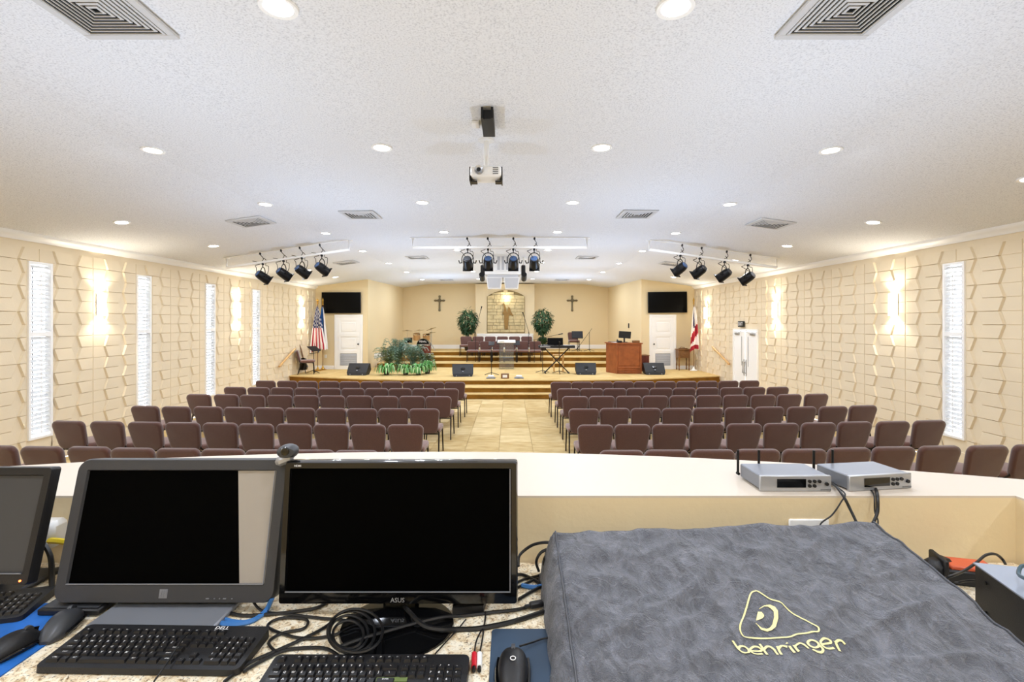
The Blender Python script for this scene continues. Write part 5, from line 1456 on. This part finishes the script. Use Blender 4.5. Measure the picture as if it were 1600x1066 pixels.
# ---------------- cables on the counter
z = DESK+.005
def D(*pts, dz=.005): return [on(a, b, DESK+dz+(c if len(q_) > 2 else 0)) for q_ in pts for (a, b, c) in [((q_+(0,))[:3])]]
cable(D((392, 935, .02), (410, 955), (450, 960), (500, 966), (548, 972), (530, 990), (480, 998), (440, 990), (418, 978), (440, 966), (478, 968), (475, 982), (440, 990), (420, 1004), (432, 1020)), .0032, M_cable, 'black cable looped flat on the granite under the two monitors', nn=9)
for k, (cx, cy, rx, ry, dz) in enumerate(((545, 990, 30, 28, .006), (549, 988, 37, 33, .012), (556, 986, 42, 34, .018), (544, 992, 24, 22, .009))):
    P = []
    for i in range(14):
        a = 2*PI*i/14; P.append(on(cx+rx*math.cos(a), cy+ry*math.sin(a), DESK+.014+dz+.003*math.sin(3*a)))
    cable(P, .0032, M_cable, ['inner-left turn of the coiled black cable above the lower keyboard', 'middle turn of the coiled black cable above the lower keyboard', 'widest turn of the coiled black cable, over the monitor base', 'smallest turn of the coiled black cable above the lower keyboard'][k], close=True, nn=5)
cable(D((380, 1050), (400, 1038), (440, 1018), (470, 1013), (510, 1014), (535, 1030)), .0034, M_cable, 'black cable running from the coil towards the lower left')
cable(D((528, 1012, .016), (560, 1000, .018), (600, 988, .018), (650, 974, .018), (690, 965, .016), (730, 962), (770, 957), (812, 952), (845, 940)), .004, M_cable, 'black cable crossing the glossy monitor base to the mixer')
cable([at(632, 948, 1.185)]+D((643, 960, .024), (662, 978, .018), (688, 984, .014), (715, 984), (750, 982), (800, 972), (850, 956)), .0055, M_cable, 'thick doubled black cable sweeping right from the glossy monitor')
cable(D((350, 1066), (390, 1036), (430, 1018), (470, 1000), (500, 985), (515, 975)), .0035, M_cable, 'black cable running diagonally between the two keyboards')
cable([on(303, 984, DESK+.03), on(285, 1000, DESK+.036), on(262, 1035, DESK+.03), on(240, 1066, DESK+.012)], .0018, M_cable, 'thin grey cord lying across the keyboard lettered DELL')
cable(D((320, 945), (322, 962), (335, 972), (365, 976), (395, 970), (415, 955), (425, 935, .03)), .006, M_bluec, 'thick blue network cable looped under the touch monitor')
cable(D((330, 950), (345, 965), (380, 972), (410, 962), (422, 945)), .004, M_bluec, 'thinner blue network cable inside the thick blue loop')
cable(D((335, 946), (350, 955), (380, 962), (420, 960), (460, 956), (500, 948), (530, 925)), .004, M_cable, 'black cable with a plug passing through the blue loop')
cable(D((680, 1022), (700, 1000), (714, 985), (728, 968)), .0016, M_cable, 'thin black wire right of the glossy monitor base')
# behind the glossy monitor towards the mixer
cable([at(810, 885, 1.3), at(812, 868, 1.33), at(830, 853, 1.34), at(850, 848, 1.33), at(872, 849, 1.32)], .004, M_cable, 'tall arching black cable between glossy monitor and mixer cover')
cable([at(842, 893, 1.3), at(838, 878, 1.3), at(845, 864, 1.31), at(858, 858, 1.31), at(872, 856, 1.31)], .004, M_cable, 'smaller arching black cable beside the mixer cover')
cable([at(851, 890, 1.3), at(850, 874, 1.3), at(857, 866, 1.31), at(868, 862, 1.31)], .0035, M_cable, 'innermost arching black cable beside the mixer cover')
cable(D((790, 900), (815, 898), (832, 905), (850, 915)), .004, M_cable, 'upper black cable in the tangle beside the mixer')
cable(D((800, 915), (820, 905), (845, 898), (862, 880, .03)), .0035, M_cable, 'second black cable in the tangle beside the mixer')
cable(D((795, 925), (822, 912), (840, 905), (866, 905)), .0035, M_cable, 'third black cable in the tangle, nearest the granite edge')
cable(D((805, 940), (830, 925), (850, 915)), .004, M_cable, 'lowest black cable in the tangle beside the mixer')
cable(D((815, 915), (835, 918), (855, 914)), .006, M_bluec, 'short blue cable in the tangle beside the mixer')
cable([on(880, 995, DESK+.012), on(850, 998, DESK+.01), on(832, 1004, DESK+.01), on(812, 1010, DESK+.016)], .002, M_cable, 'thin cord running from the black mouse to the mixer')
t = thing('cable_connector', 'black cable connector lying near the mixer cover', 'connector', on(838, 952, DESK), .3)
obj('body', MB().box((0, 0, .012), (.035, .016, .014), bev=.003), M_black, t)
obj('strain_relief', MB().cyl((-.016, 0, .012), (-.03, 0, .012), .004, n=8), M_black, t)
# red and white audio plugs
for px, m_, lb in ((741, M_red, 'red audio plug at the end of a thin cable'), (749.5, M_whitep, 'white audio plug beside the red one')):
    a = on(px, 1022, DESK+.007); b = on(px-.5, 1043, DESK+.007)
    t = thing('audio_plug', lb, 'plug', (a.x, a.y, DESK))
    obj('sleeve', MB().tube([a, b], .0058, n=10), m_, t, world=True)
    obj('tip', MB().tube([b, b+(b-a)*.25], .004, n=8), M_blackmetal, t, world=True)
    obj('lead', MB().tube(smoothpts([a, on(px+4, 1000, DESK+.006), on(757, 975, DESK+.005), on(759, 956, DESK+.008)], 5), .0018, n=5), M_cable, t, world=True)
o = center(obj('black_box', MB().prism([(-.03, -.03), (.045, -.02), (.05, .03), (-.03, .035)], DESK, DESK+.02, xf=T((.09, 1.195, 0))), M_black)); tag(o, 'small black box half hidden under the glossy monitor', 'box')
